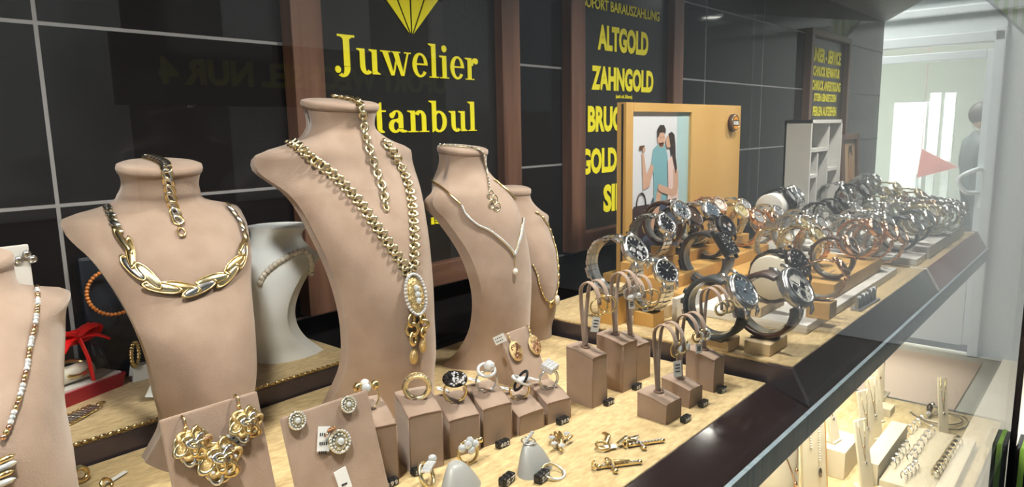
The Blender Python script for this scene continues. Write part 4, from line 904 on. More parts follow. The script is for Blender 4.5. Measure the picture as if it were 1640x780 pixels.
for k in range(22): a = 2 * pi * k / 22; g.sphere((.0115 * math.cos(a), .0115 * math.sin(a), 0), .0023, 6, 4, (1, 1, 1), f)
g.build('band', r)
t = thing('white_ring_stand', 'white faceted stand edge poking out left of the second bust on the rear shelf', 'stand', (.243, .632, UT), .3); g = G('white_gloss'); g.add([(-.019, 0, .005), (-.004, -.012, 0), (.014, -.012, 0), (.014, .010, 0), (-.004, .010, 0), (-.006, 0, .022), (.012, -.006, .020), (.012, .006, .020)], [(0, 1, 6, 5), (0, 5, 7, 4), (1, 2, 6), (2, 3, 7, 6), (3, 4, 7), (0, 4, 3, 2, 1), (5, 6, 7)], None, False); g.build('base', t)
t = thing('navy_display_board', 'dark navy display board leaning on the tiled wall behind the second bust', 'display board', (.275, .712, UT)); g = G('blue_card'); g.box((0, 0, .0605), (.125, .006, .121), RX(-.06), .004); g.build('panel', t)
p = ony(181, 468, .702); r = thing('amber_bangle', 'amber beaded bangle hung on the navy board beside the second bust', 'bracelet', p); g = G('amber'); f = RZ(-.35) @ RX(pi / 2 - .1)
for k in range(40): a = 2 * pi * k / 40; g.sphere((.021 * math.cos(a), .021 * math.sin(a), 0), .0021, 7, 5, (1, 1, 1), f)
g.mat('gold'); g.torus(f, .021, .0009, 30, 4); g.build('beads', r)
g = G('gold'); g.tube([(0, .0055, .0225), (0, -.003, .0225)], .0008, 5); g.build('peg', r)
q = ony(46, 391, .700); t = thing('earring_card', 'tall white card with a small earring set behind the leftmost bust', 'display card', (q.x - .034, .702, UT)); g = G('white'); H_ = q.z - UT; g.box((0, 0, H_ / 2), (.068, .003, H_), None, .0014); g.box((0, .008, .002), (.04, .016, .004), None, .001); g.build('card', t)
r = thing('stone_earring', 'small silver stone earring pinned on the tall white card', 'earring', ony(30, 416, .6985)); g = G('steel'); 
for x, z in ((0, 0), (.006, .004), (.010, -.001), (-.006, .001)): g.sphere((x, 0, z), .0030, 8, 5, (1, .5, 1)); g.torus(TR(x, -.0006, z) @ RX(pi / 2), .003, .0007, 12, 4)
g.build('stones', r)
# ------------------------------------------------------------------ wooden board, steps and plinths of the watch group
BX0, BX1, BY, BZT = .852, 1.238, .530, 1.4840
t = thing('display_board', 'upright light wood board with a framed advertising picture behind the watches', 'display board', (BX0, BY, UT)); W_ = BX1 - BX0; H_ = BZT - UT
fx0, fx1, fz1 = .871 - BX0, 1.048 - BX0, 1.4715 - UT; fz0 = .022
g = G('light_wood'); dpt = .011
g.box((fx0 / 2, dpt / 2, H_ / 2), (fx0, dpt, H_), None, .001); g.box(((fx1 + W_) / 2, dpt / 2, H_ / 2), (W_ - fx1, dpt, H_), None, .001)
g.box(((fx0 + fx1) / 2, dpt / 2, (fz1 + H_) / 2), (fx1 - fx0, dpt, H_ - fz1)); g.box(((fx0 + fx1) / 2, dpt / 2, fz0 / 2), (fx1 - fx0, dpt, fz0)); g.box((W_ / 2, dpt + .002, H_ / 2), (W_, .004, H_)); g.box((W_ / 2, dpt + .02, .006), (W_ * .9, .04, .012))
g.build('board', t); g = G('leather_black'); g.box((-.0002, dpt * .55, H_ / 2), (.0012, .003, H_ * .985)); g.build('groove', t, 'dark groove down the left edge')
g = G('pic_white'); w_, h_ = fx1 - fx0, fz1 - fz0; PM = TR(fx0, .005, fz0) @ RX(pi / 2) @ SC(w_, h_, 1)
def pp(mt, pts, lay_): g.mat(mt); g.prism(pts, .00016, PM @ TR(0, 0, .0002 * lay_))
def el(mt, cx, cy, rx, ry, lay_, n=16): pp(mt, [(cx + rx * math.cos(2 * pi * k / n), cy + ry * math.sin(2 * pi * k / n)) for k in range(n)], lay_)
pp('pic_white', [(0, 0), (1, 0), (1, 1), (0, 1)], 0); pp('pic_teal', [(.78, 0), (1, 0), (1, 1), (.78, 1)], 1); pp('pic_floor', [(0, 0), (1, 0), (1, .13), (0, .21)], 2)
# man
pp('pic_denim', [(.36, .44), (.62, .44), (.60, .05), (.30, .02), (.14, .10), (.20, .25)], 3); pp('pic_denim2', [(.14, .10), (.30, .30), (.34, .12), (.26, 0), (.16, 0)], 4)
pp('pic_shirt', [(.36, .76), (.46, .80), (.56, .78), (.61, .70), (.60, .40), (.38, .41), (.37, .60), (.31, .62)], 5)
pp('pic_skin', [(.30, .52), (.37, .64), (.33, .67), (.25, .60), (.20, .74), (.17, .74), (.20, .50)], 6); pp('pic_brown', [(.13, .76), (.21, .765), (.21, .79), (.13, .785)], 7); el('pic_skin', .20, .76, .022, .016, 8)
pp('pic_skin', [(.44, .50), (.52, .50), (.46, .34), (.36, .22), (.32, .25)], 7)
el('pic_skin', .49, .825, .064, .052, 6); pp('pic_skin', [(.45, .77), (.53, .77), (.53, .80), (.45, .80)], 6); pp('pic_hair', [(.42, .83), (.42, .885), (.46, .915), (.53, .915), (.565, .885), (.555, .855), (.53, .868), (.46, .865), (.44, .84)], 7); pp('pic_brown', [(.455, .795), (.53, .795), (.52, .778), (.48, .772)], 7); pp('pic_hair', [(.47, .835), (.485, .838), (.485, .834), (.47, .831)], 8); pp('pic_hair', [(.52, .838), (.535, .836), (.535, .832), (.52, .834)], 8)
# woman
pp('pic_denim2', [(.58, .38), (.82, .38), (.84, .24), (.80, 0), (.60, 0), (.58, .2)], 9); pp('pic_rose', [(.60, .68), (.68, .71), (.74, .70), (.79, .60), (.81, .38), (.60, .36), (.62, .52)], 10)
pp('pic_skin', [(.70, .62), (.79, .60), (.80, .50), (.77, .44), (.70, .43), (.47, .475), (.43, .50), (.45, .53), (.68, .48), (.71, .50)], 11)
el('pic_skin', .615, .805, .052, .042, 10); pp('pic_hair', [(.60, .855), (.66, .87), (.71, .85), (.73, .79), (.74, .70), (.77, .62), (.745, .58), (.70, .66), (.665, .72), (.64, .78), (.62, .83)], 11)
pp('pic_denim', [(.56, .34), (.82, .40), (.82, .385), (.56, .325)], 12)
# bag
pp('pic_bag', [(0, .16), (0, .36), (.06, .405), (.30, .405), (.34, .33), (.30, .21)], 5); g.mat('pic_bag'); g.tube([PM @ Vector((.17 + .075 * math.cos(a), .40 + .085 * math.sin(a), .0012)) for a in [pi * k / 14 for k in range(15)]], .0011, 5)
g.build('picture', t, 'picture of a couple embracing beside a dark handbag')
g = G('plastic')
q = ony(1171, 197, BY); bt = g = G('leather_brown'); bm_ = TR(q.x - BX0, -.0005, q.z - UT) @ RX(pi / 2)
bm_ = bm_ @ TR(0, 0, .004) @ SC(1.18, 1.18, 1); g.lathe([(1e-5, .004), (.0115, .004), (.0130, .002), (.0130, -.004), (1e-5, -.004)], bm_, 30); g.mat('gold'); g.torus(bm_ @ TR(0, 0, .0040), .0118, .0006, 30, 5); g.mat('pic_orange')
g.prism([(.0095 * math.cos(a), .0095 * math.sin(a)) for a in [math.radians(28 + 124 * k / 10) for k in range(11)]], .0004, bm_ @ TR(0, 0, .0042)); g.prism([(.0095 * math.cos(a), .0095 * math.sin(a)) for a in [math.radians(208 + 124 * k / 10) for k in range(11)]], .0004, bm_ @ TR(0, 0, .0042))
g.mat('leather_brown'); g.box((0, 0, .0044), (.021, .0072, .0006), bm_); g.mat('white'); put_text(g, 'FOSSIL', bm_ @ TR(0, 0, .0048), .0182, .0052, .05, .0004, 1.0, True); g.build('badge', t, 'round brown and orange badge with white lettering')
SURF = []      # tops that watches can stand on
def top_at(x, y): return max([UT] + [q[4] for q in SURF if q[0] - .004 <= x <= q[1] + .004 and q[2] - .004 <= y <= q[3] + .004])
def wood_block(name, label, x0, x1, y0, y1, z0, z1, m='light_wood', cat='block', slots=()):
    t = thing(name, label, cat, ((x0 + x1) / 2, (y0 + y1) / 2, z0)); w, d, h = x1 - x0, y1 - y0, z1 - z0; SURF.append((x0, x1, y0, y1, z1))
    g = G(m); g.box((0, 0, h / 2), (w, d, h), None, min(.0012, h * .2)); g.build('block', t)
    if slots:
        g = G('suede_edge'); [g.box((sx, sy, h + .0001), (.018, .0025, .0006)) for sx, sy in slots]; g.build('slot', t)
    return t
def steps(label, x0, x1, y, rise, treads, m='light_wood'):
    t = thing('display_steps', label, 'display steps', ((x0 + x1) / 2, y, UT)); w = x1 - x0; yy = 0
    for k, tr in enumerate(treads):
        g = G(m); z1 = sum(rise[:k + 1]); g.box((0, yy + tr / 2, z1 / 2), (w, tr, z1), None, .0010); g.build('step', t); SURF.append((x0, x1, y + yy, y + yy + tr, UT + z1)); yy += tr + .0002
    return t
PL = .010
wood_block('white_plinth', 'long low white plinth under the wooden watch block', .775, 1.175, .2475, .385, UT, UT + PL, 'white', 'plinth')
wood_block('wooden_block', 'thick light wood block with slots on the white plinth', .915, 1.140, .262, .340, UT + PL, UT + PL + .019, slots=((-.03, -.012), (.03, -.012), (.08, .015)))
steps('three tier light wood steps below the picture board', .805, 1.150, .400, (.016, .016, .016), (.036, .034, .038))
wood_block('price_board', 'small white panel standing before the wood steps', .735, .800, .385, .392, UT, UT + .028, 'white', 'board')
wood_block('low_wood_block', 'pale wood plinth block nearest the blue faced watch', .661, .690, .288, .314, UT, UT + .012, 'pale_wood')
wood_block('low_wood_block', 'pale wood plinth block under the brown leather chronograph', .674, .722, .250, .277, UT, UT + .0125, 'pale_wood')
wood_block('low_wood_block', 'pale wood block lying behind the brown leather chronograph', .775, .850, .300, .345, UT + PL, UT + PL + .012, 'pale_wood')
wood_block('low_wood_block', 'pale wood block beneath the silver chronograph at the tray corner', .700, .750, .440, .475, UT, UT + .034, 'pale_wood')
wood_block('low_wood_block', 'short pale wood block left of the white panel', .742, .785, .400, .425, UT, UT + .016, 'pale_wood')
wood_block('white_watch_stage', 'white wood edged stage under the navy strap watches', 1.262, 1.330, .238, .300, UT, UT + .011, 'white', 'plinth')
wood_block('stage_side', 'dark wood strip closing the right side of the white stage', 1.3303, 1.3343, .238, .300, UT, UT + .011, 'dark_wood', 'strip')
wood_block('white_watch_stage', 'long white stage under the far crowd of watches', 1.34, 1.68, .236, .500, UT, UT + .020, 'white', 'plinth')
wood_block('white_watch_stage', 'white stage behind the rose gold watches', 1.16, 1.33, .310, .500, UT, UT + .022, 'white', 'plinth')
# grey metal letters
t = thing('metal_word_sign', 'tiny grey metal word sign standing at the tray edge', 'sign', (.948, .2325, UT), -.04)
g = G('metal_sign'); g.box((0, 0, .0015), (.078, .012, .003), None, .0006); g.build('base', t)
g = G('metal_sign')
for k, (w_, h_) in enumerate(((.012, .014), (.014, .015), (.013, .014), (.014, .016), (.013, .016))): g.prism([(0, 0), (w_ * .25, 0), (w_ * .5, h_ * .55), (w_ * .75, 0), (w_, 0), (w_, h_), (w_ * .75, h_), (w_ * .5, h_ * .7), (w_ * .25, h_), (0, h_)], .004, TR(-.036 + k * .0143, .002, .003) @ RX(pi / 2))
g.build('letters', t)
# ------------------------------------------------------------------ white cabinet and portrait
X0, X1, Y0, Y1, ZT = 1.434, 1.634, .470, .522, 1.4575
t = thing('pigeonhole_cabinet', 'white open fronted pigeonhole cabinet with watches in its cells', 'cabinet', (X0, Y0, UT + .0205)); w, d, h = X1 - X0, Y1 - Y0, ZT - UT - .0205; th = .007
g = G('white'); g.box((th / 2, d / 2, h / 2), (th, d, h)); g.box((w - th / 2, d / 2, h / 2), (th, d, h)); g.box((w / 2, d / 2, h - th / 2), (w, d, th)); g.box((w / 2, d / 2, th / 2), (w, d, th)); g.box((w / 2, d - .002, h / 2), (w, .004, h)); g.build('case', t)
g = G('white'); g.box((w * .62, d / 2, h * .5), (th, d - .008, h - .014)); g.box((w * .325, d / 2, h * .72), (w * .57, d - .006, th)); g.box((w * .30, d / 2, h * .36), (th, d - .008, h * .66)); g.box((w * .165, d / 2, h * .48), (w * .25, d - .006, th)); g.box((w * .79, d / 2, h * .52), (w * .32, d - .006, th)); g.build('partition', t)
g = G('pic_tan'); g.add([(th, .004, h * .725), (w * .25, .02, h * .725), (th, .02, h * .86)], [(0, 1, 2)], None, False); g.box((w * .8, d - .006, h * .86), (w * .3, .004, h * .2)); g.build('insert', t, 'tan paper inserts')
cab = t
t = thing('portrait_picture', 'brown framed sepia portrait of a man leaning beside the white cabinet', 'picture', (1.655, .470, UT + .0205), -.03)
a = RX(-.06); g = G('dark_wood'); w, h = .120, .185
for c_, s_ in (((w * .06, 0, h / 2), (w * .12, .010, h)), ((w * .94, 0, h / 2), (w * .12, .010, h)), ((w / 2, 0, h * .035), (w, .010, h * .07)), ((w / 2, 0, h * .965), (w, .010, h * .07))): g.box(c_, s_, a, .001)
g.mat('brown_post'); g.box((w / 2, .003, h / 2), (w * .98, .004, h * .98), a); g.build('frame', t)
g = G('pic_tan'); PM = a @ TR(w * .3, .0008, h * .07) @ RX(pi / 2) @ SC(w * .56, h * .86, 1); g.prism([(0, 0), (1, 0), (1, 1), (0, 1)], .0003, PM)
def pq(mt, pts, k): g.mat(mt); g.prism(pts, .0002, PM @ TR(0, 0, .0004 * k))
pq('pic_brown', [(.05, 0), (.95, 0), (.90, .32), (.70, .44), (.45, .44), (.18, .34)], 1); pq('pic_sepia', [(.34, .40), (.62, .40), (.68, .62), (.62, .84), (.40, .84), (.32, .66)], 2); pq('pic_hair', [(.30, .70), (.36, .90), (.62, .92), (.72, .78), (.64, .76), (.60, .82), (.40, .82)], 3); pq('pic_orange', [(.38, .56), (.44, .42), (.50, .60)], 3); g.build('picture', t)
# ------------------------------------------------------------------ watches
def arcpts(R, a0, a1, n): return [(0, -R * math.cos(math.radians(a0 + (a1 - a0) * i / (n - 1))), R * math.sin(math.radians(a0 + (a1 - a0) * i / (n - 1)))) for i in range(n)]
RW = .029     # loop radius; origin of a watch = foot point under the loop
def make_watch(label, strap='link', sm='steel', case='steel', dial='dial_black', bw=.018, cr=.0185, th=36, square=False, subs=False, bezel=None, gem=False, thick=.0075, marks='digit', mid=None):
    cr *= .84
    t = thing('wrist_watch', label, 'watch'); C = Vector((0, 0, RW + .003)); R = RW
    # angle: 0 = street side, 90 = top. the dial sits at th
    if strap == 'link':
        g = G(sm); N = 30; da = 360 / N
        for i in range(N):
            ang = i * da; df = (ang - th + 180) % 360 - 180
            if abs(df) < 34: continue
            wd = bw * (1 - .22 * min(1, (abs(df) - 30) / 110)); m = TR(*C) @ RX(math.radians(-ang)) @ TR(0, -R, 0)
            off = 0.0007 if i % 2 else 0
            g.mat(sm); g.box((-wd * .34, -off, 0), (wd * .30, .0028, R * math.radians(da) * .94), m, .0006); g.box((wd * .34, -off, 0), (wd * .30, .0028, R * math.radians(da) * .94), m, .0006)
            g.mat(mid or sm); g.box((0, -.0006 - off, 0), (wd * .36, .0030, R * math.radians(da) * .80), m, .0007)
        strap_ = g.build('bracelet', t)
    elif strap == 'mesh':
        g = G(sm); P = [Vector(C) + Vector(p) for p in arcpts(R, th + 30, th + 330, 60)]; U = [(p - C).normalized() for p in P]
        g.tube(P, bw * .42, 8, flat=.16, up=[u for u in U]); 
        for k in range(0, 60, 2): p = P[k]; g.torus(frame(p, (P[min(59, k + 1)] - P[max(0, k - 1)])) , bw * .40, .0008, 10, 4, 1, .25)
        strap_ = g.build('bracelet', t)
    else:
        g = G(sm); n = 54; rows = []
        for i in range(n):
            ang = th + 32 + 296 * i / (n - 1); f = abs(i / (n - 1) - .5) * 2; wd = bw * (.74 + .24 * f) / 2; a_ = math.radians(ang); tk = .0016 + .0009 * f
            ey = Vector((0, -math.cos(a_), math.sin(a_))); rows.append([C + ey * (R + q) + Vector((x, 0, 0)) for x, q in ((-wd, -tk * .6), (-wd, tk * .6), (-wd * .8, tk), (wd * .8, tk), (wd, tk * .6), (wd, -tk * .6), (wd * .8, -tk), (-wd * .8, -tk))])
        g.grid(rows, True); g.add(rows[0], [tuple(range(8))]); g.add(rows[-1], [tuple(range(8))]); strap_ = g.build('strap', t)
        g = G(sm)
        for aa in (th + 118, th + 138):
            m = TR(*C) @ RX(math.radians(-aa)) @ TR(0, -R, 0); g.box((0, -.0012, 0), (bw * .86, .0055, .0055), m, .0012)
        g.build('keeper', strap_)
    g = G(case); aa = th + 165; m = TR(*C) @ RX(math.radians(-aa)) @ TR(0, -R - .0012, 0)
    g.box((-bw * .42, 0, 0), (.0016, .0022, .011), m, .0004); g.box((bw * .42, 0, 0), (.0016, .0022, .011), m, .0004); g.box((0, 0, .005), (bw * .84, .0020, .0018), m, .0004); g.box((0, 0, -.005), (bw * .84, .0020, .0018), m, .0004); g.build('buckle', strap_)
    f = TR(*C) @ RX(math.radians(-th)) @ TR(0, -R, 0) @ RX(pi / 2)    # local z = outward
    g = G(case)
    if square:
        g.box((0, 0, thick / 2 - .002), (cr * 1.9, cr * 2.05, thick), f, .0022)
        for sx in (-1, 1):
            for sy in (-1, 1): g.box((sx * bw * .40, sy * cr * 1.14, 0), (bw * .16, cr * .35, thick * .5), f, .0008)
    else:
        g.lathe([(1e-5, -.002), (cr * .90, -.002), (cr, 0), (cr, thick * .55), (cr * .96, thick * .72), (cr * .86, thick * .74)], f, 36)
        for sx in (-1, 1):
            for sy in (-1, 1): g.tube([f @ Vector((sx * bw * .46, sy * cr * .72, thick * .42)), f @ Vector((sx * bw * .46, sy * cr * 1.12, thick * .20)), f @ Vector((sx * bw * .44, sy * cr * 1.30, -.0022))], [.0022, .0020, .0014], 6)
    case_ = g.build('case', t)
    g = G(bezel or case)
    if square:
        for sx, sy, w_, h_ in ((0, 1, 1.72, .16), (0, -1, 1.72, .16), (1, 0, .16, 1.86), (-1, 0, .16, 1.86)): g.box((sx * cr * .80, sy * cr * .88, thick - .0022), (cr * w_, cr * h_, .0014), f, .0004)
    else: g.lathe([(cr * .97, thick * .66), (cr * .93, thick * .92), (cr * .86, thick), (cr * .80, thick * .96), (cr * .78, thick * .70)], f, 36)
    if gem:
        g.mat('stone')
        for k in range(30): a = 2 * pi * k / 30; g.sphere((cr * .90 * math.cos(a), cr * .90 * math.sin(a), thick * .98), .0010, 5, 4, (1, 1, 1), f)
    g.build('bezel', case_)
    g = G(dial); dz = thick * .72
    if square: g.box((0, 0, thick - .0024), (cr * 1.5, cr * 1.66, .0010), f); dz = thick - .0018
    else: g.lathe([(1e-5, dz), (cr * .84, dz)], f, 30)
    g.mat(marks)
    for k in range(12): a = 2 * pi * k / 12; g.box((0, cr * .66, dz + .0004), (.0006 if k % 3 else .0012, cr * .13, .0005), f @ RZ(a))
    if subs:
        for x, y in ((-.36, 0), (.36, 0), (0, -.38)): g.mat(case); g.torus(f @ TR(x * cr, y * cr, dz + .0003), cr * .20, .0005, 18, 4); g.mat('dial_black' if dial != 'dial_black' else 'dial_silver'); g.lathe([(1e-5, dz + .0003), (cr * .17, dz + .0003)], f @ TR(x * cr, y * cr, 0), 14)
    dial_ = g.build('dial', t)
    g = G('steel' if marks == 'digit' else marks); g.box((0, cr * .20, dz + .0012), (.0013, cr * .48, .0004), f @ RZ(-1.0)); g.box((0, cr * .28, dz + .0016), (.0009, cr * .66, .0004), f @ RZ(.9)); g.lathe([(1e-5, dz + .0022), (.0012, dz + .0020), (.0012, dz + .0005)], f, 10); g.build('hands', dial_)
    g = G(case); g.tube([f @ Vector((cr * .98, 0, thick * .3)), f @ Vector((cr * 1.16, 0, thick * .3))], .0019, 10)
    if subs: [g.tube([f @ (RZ(s_) @ Vector((cr * .98, 0, thick * .3))), f @ (RZ(s_) @ Vector((cr * 1.13, 0, thick * .3)))], .0013, 8) for s_ in (-.5, .5)]
    g.build('crown', case_); return t
def make_clip(label):
    t = thing('watch_clip', label, 'watch stand', group='clear watch clips'); C = Vector((0, 0, RW + .003)); R = RW - .0032
    g = G('plastic'); n = 40; rows = []
    for i in range(n):
        a_ = math.radians(62 + (330 - 62) * i / (n - 1)); a_ = math.radians(110 + 215 * i / (n - 1)); ey = Vector((0, -math.cos(a_), math.sin(a_))); wd = .0058
        rows.append([C + ey * (R + q) + Vector((x, 0, 0)) for x, q in ((-wd, -.0007), (-wd, .0007), (wd, .0007), (wd, -.0007))])
    g.grid(rows, True); g.add(rows[0], [(0, 1, 2, 3)]); g.add(rows[-1], [(0, 1, 2, 3)]); g.sm = [False] * len(g.sm); g.build('clip', t)
    g = G('plastic'); g.box((0, 0, .0006), (.016, .022, .0012), None, .0003); g.build('foot', t); return t
def make_roll(label):
    t = thing('watch_cushion', label, 'watch cushion', group='white watch cushions'); C = Vector((0, 0, RW + .003)); R = RW - .0030
    g = G('cream'); g.lathe([(1e-5, -.016), (R * .93, -.016), (R, -.014), (R, .014), (R * .93, .016), (1e-5, .016)], TR(*C) @ RY(pi / 2) @ SC(1, 1.0, 1), 32); g.build('roll', t); return t
ST = dict(
 steel_black=dict(dial='dial_black', subs=True, bw=.022, cr=.0205), steel_dark=dict(dial='dial_black', bw=.021, cr=.0195), steel_slate=dict(dial='dial_blue', bw=.020, cr=.019),
 silver_leather=dict(strap='leather', sm='leather_brown', dial='dial_blue', gem=True, subs=True, bw=.018, cr=.020), brown_steel=dict(sm='gunmetal', case='gunmetal', dial='dial_brown', bw=.021, cr=.021, marks='rose'),
 grey_steel=dict(mid='steel_brush', dial='dial_blue', bw=.022, cr=.020), rose_gem=dict(sm='rose', case='rose', dial='dial_white', gem=True, bw=.015, cr=.0165, marks='rose'), silver_small=dict(dial='dial_silver', bw=.013, cr=.014, marks='steel'),
 black_rose=dict(strap='leather', sm='leather_black', case='black_metal', dial='dial_black', subs=True, bw=.022, cr=.021, marks='rose'), gold_champ=dict(sm='gold_pale', case='gold_pale', dial='dial_champagne', gem=True, bw=.015, cr=.017, marks='gold'),
 rose_silver=dict(sm='rose', case='rose', dial='dial_silver', bw=.016, cr=.018, marks='rose'), square_black=dict(strap='leather', sm='leather_black', case='black_metal', dial='dial_black', square=True, bw=.026, cr=.0175),
 navy=dict(strap='leather', sm='leather_navy', case='steel', dial='dial_blue', bw=.024, cr=.0225, thick=.009), brown_chrono=dict(strap='leather', sm='leather_brown', case='steel_brush', dial='dial_white', subs=True, bw=.024, cr=.0235, thick=.010, marks='steel'),
 gunmetal=dict(sm='gunmetal', case='gunmetal', dial='dial_black', bw=.023, cr=.022), gold_small=dict(sm='gold_pale', case='gold_pale', dial='dial_white', gem=True, bw=.014, cr=.0155, marks='gold'),
 two_tone=dict(mid='gold', dial='dial_champagne', bw=.015, cr=.016, marks='gold'), rose_dark=dict(sm='rose', case='rose', dial='dial_blue', bw=.017, cr=.0175, marks='rose'), rose_leather=dict(strap='leather', sm='leather_brown', case='rose', dial='dial_black', gem=True, bw=.015, cr=.017, marks='rose'),
 blue_strap=dict(strap='leather', sm='blue_black', case='steel', dial='dial_blue', bw=.019, cr=.019), black_steel=dict(sm='black_metal', case='black_metal', dial='dial_silver', bw=.020, cr=.0195), silver_mesh=dict(strap='mesh', sm='steel', dial='dial_silver', bw=.018, cr=.017, marks='steel'),
 rose_mesh=dict(strap='mesh', sm='rose', case='rose', dial='dial_rose', bw=.015, cr=.0165, marks='rose'))
RIS = []; PROTO = {}; CLIP = [None]; ROLL = [None]
def place_watch(style, label, px, py, zf, s=1.0, rz=0.0, hold='clip', group=None, off=(0, 0)):
    # (px, py) is where the loop's centre shows; zf is the height of the surface it stands on
    q_ = (RW + .003) * s; p = onz(px, py, zf + q_); ymax = .488 if px < 1250 else .460; k = min(1, ymax / p.y, 1.69 / p.x)
    p = EYE + (p - EYE) * k; zf = p.z - q_; tp = top_at(p.x, p.y)
    if zf < tp + .0012: zf = tp
    else:
        RIS.append(((p.x, p.y), tp, zf))
    loc = (p.x, p.y, zf)
    if style in PROTO: w = dup(PROTO[style], label, loc, rz, s, group)
    else:
        w = make_watch(label, **ST[style]); PROTO[style] = w; w.location = loc; w.rotation_euler = (0, 0, rz); w.scale = (s,) * 3
        if group: w['group'] = group
    if not group and 'group' in w: del w['group']
    if hold == 'clip':
        lb = 'clear curved clip inside the ' + label; lb = ' '.join(lb.split()[:16])
        if group: lb = 'clear curved clip inside a ' + group.rstrip('s')
        if CLIP[0]: c = dup(CLIP[0], lb, loc, rz, s)
        else: c = CLIP[0] = make_clip(lb); c.location = loc; c.rotation_euler = (0, 0, rz); c.scale = (s,) * 3
    elif hold == 'roll':
        lb = ' '.join(('white round cushion inside the ' + label).split()[:16])
        if ROLL[0]: c = dup(ROLL[0], lb, loc, rz, s)
        else: c = ROLL[0] = make_roll(lb); c.location = loc; c.rotation_euler = (0, 0, rz); c.scale = (s,) * 3
    return w, p
S1, S2, S3 = UT + .016, UT + .032, UT + .048
WT = [
 ('brown_chrono', 'big brown leather strap chronograph nearest the window', 1228, 487, UT + .0125, 1.10, -.10, 'clip'),
 ('navy', 'large blue faced watch on a dark strap left of the chronograph', 1146, 492, UT + .012, 1.06, -.05, 'clip'),
 ('gunmetal', 'dark gunmetal watch on a white cushion behind the chronograph', 1243, 442, UT + .022, 1.0, -.15, 'roll'),
 ('steel_black', 'leftmost steel chronograph with black dial at the tray corner', 983, 424, UT + .034, 1.12, -.05, 'clip'),
 ('steel_dark', 'steel watch with black dial, second from left at the back', 1040, 402, S1, 1.0, -.10, 'clip'),
 ('steel_dark', 'bright steel watch hanging lowest beside the white panel', 1040, 455, UT + .016, 1.0, -.30, 'clip'),
 ('square_black', 'square black watch on a black leather strap', 1130, 430, UT + .0, 1.15, -.05, 'clip'),
 ('brown_steel', 'dark brown metal watch in front of the picture', 1082, 385, S1, 1.05, -.05, 'clip'),
 ('silver_leather', 'stone rimmed silver watch covering the lower picture corner', 1063, 357, S3, 1.02, -.05, 'clip'),
 ('grey_steel', 'heavy steel watch with grey dial right of the brown one', 1113, 357, S2, 1.05, -.10, 'clip'),
 ('black_rose', 'black watch with rose gold markers in the second row', 1137, 386, S2 - .006, 1.02, -.15, 'clip'),
 ('rose_gem', 'rose gold watch with stones highest before the wooden board', 1130, 345, S3, .95, -.20, 'clip'),
 ('silver_small', 'slim silver watch before the right edge of the wooden board', 1170, 344, S3, .95, -.10, 'clip'),
 ('gold_champ', 'champagne gold watch with stone rim left of the rose gold oval', 1162, 375, S2 - .004, .98, -.15, 'clip'),
 ('rose_silver', 'rose gold watch with silver face, middle of the second row', 1190, 372, S2 - .008, 1.0, -.20, 'clip'),
 ('gold_small', 'small pale gold watch behind the gunmetal one', 1235, 393, S1, .92, -.20, 'clip'),
 ('rose_dark', 'rose gold watch with dark face facing away from the street', 1212, 368, S2 - .012, .98, .55, 'clip'),
 ('two_tone', 'gold and silver two tone watch in the middle rows', 1262, 378, S1, .95, -.15, 'clip'),
 ('silver_small', 'silver watch directly below the white cushion roll', 1225, 352, S2 - .004, .95, -.25, 'clip'),
 ('gold_champ', 'pale gold watch with greenish face above the wooden block', 1278, 412, UT + .014, .98, -.10, 'clip'),
 ('rose_leather', 'brown strap watch with rose case and black face on the wooden block', 1333, 412, UT + PL + .0192, .90, -.05, 'clip'),
 ('rose_mesh', 'rose gold mesh watch leaning low on the wooden block', 1318, 447, UT + PL + .0192, .78, .35, 'clip'),
 ('rose_dark', 'rose gold watch with grey face at the right of the wooden block', 1372, 402, UT + PL, .95, -.15, 'clip'),
 ('rose_silver', 'rose gold link watch left of the dark blue strap watch', 1415, 392, UT, .98, -.10, 'clip'),
 ('blue_strap', 'dark blue strap watch at the front of the white stage', 1440, 374, UT + .011, .98, -.05, 'clip'),
 ('blue_strap', 'second dark blue strap watch right behind its twin', 1462, 370, UT + .011, .92, -.10, 'clip'),
 ('black_steel', 'black rimmed oval watch before the white cabinet', 1308, 352, UT + .022, 1.05, .45, 'clip'),
 ('black_steel', 'second black rimmed watch right behind the oval one', 1328, 343, UT + .022, 1.0, .40, 'clip'),
 ('steel_dark', 'dark steel watch at the foot of the portrait, left one', 1333, 316, UT + .044, 1.0, -.05, 'clip'),
 ('black_steel', 'dark steel watch at the foot of the portrait, right one', 1362, 318, UT + .044, 1.0, -.10, 'clip'),
]
for a in WT: place_watch(*a)
place_watch('rose_silver', 'rose gold bangle watch between gunmetal and wooden block', 1300, 398, UT + .024, .85, -.3, 'clip')
place_watch('silver_mesh', 'silver mesh watch upright behind the rose gold ones', 1290, 372, UT + .022, .95, -.2, 'clip')
place_watch('silver_small', 'silver watch between the two tone and the black rimmed one', 1275, 360, UT + .026, .9, -.2, 'clip')
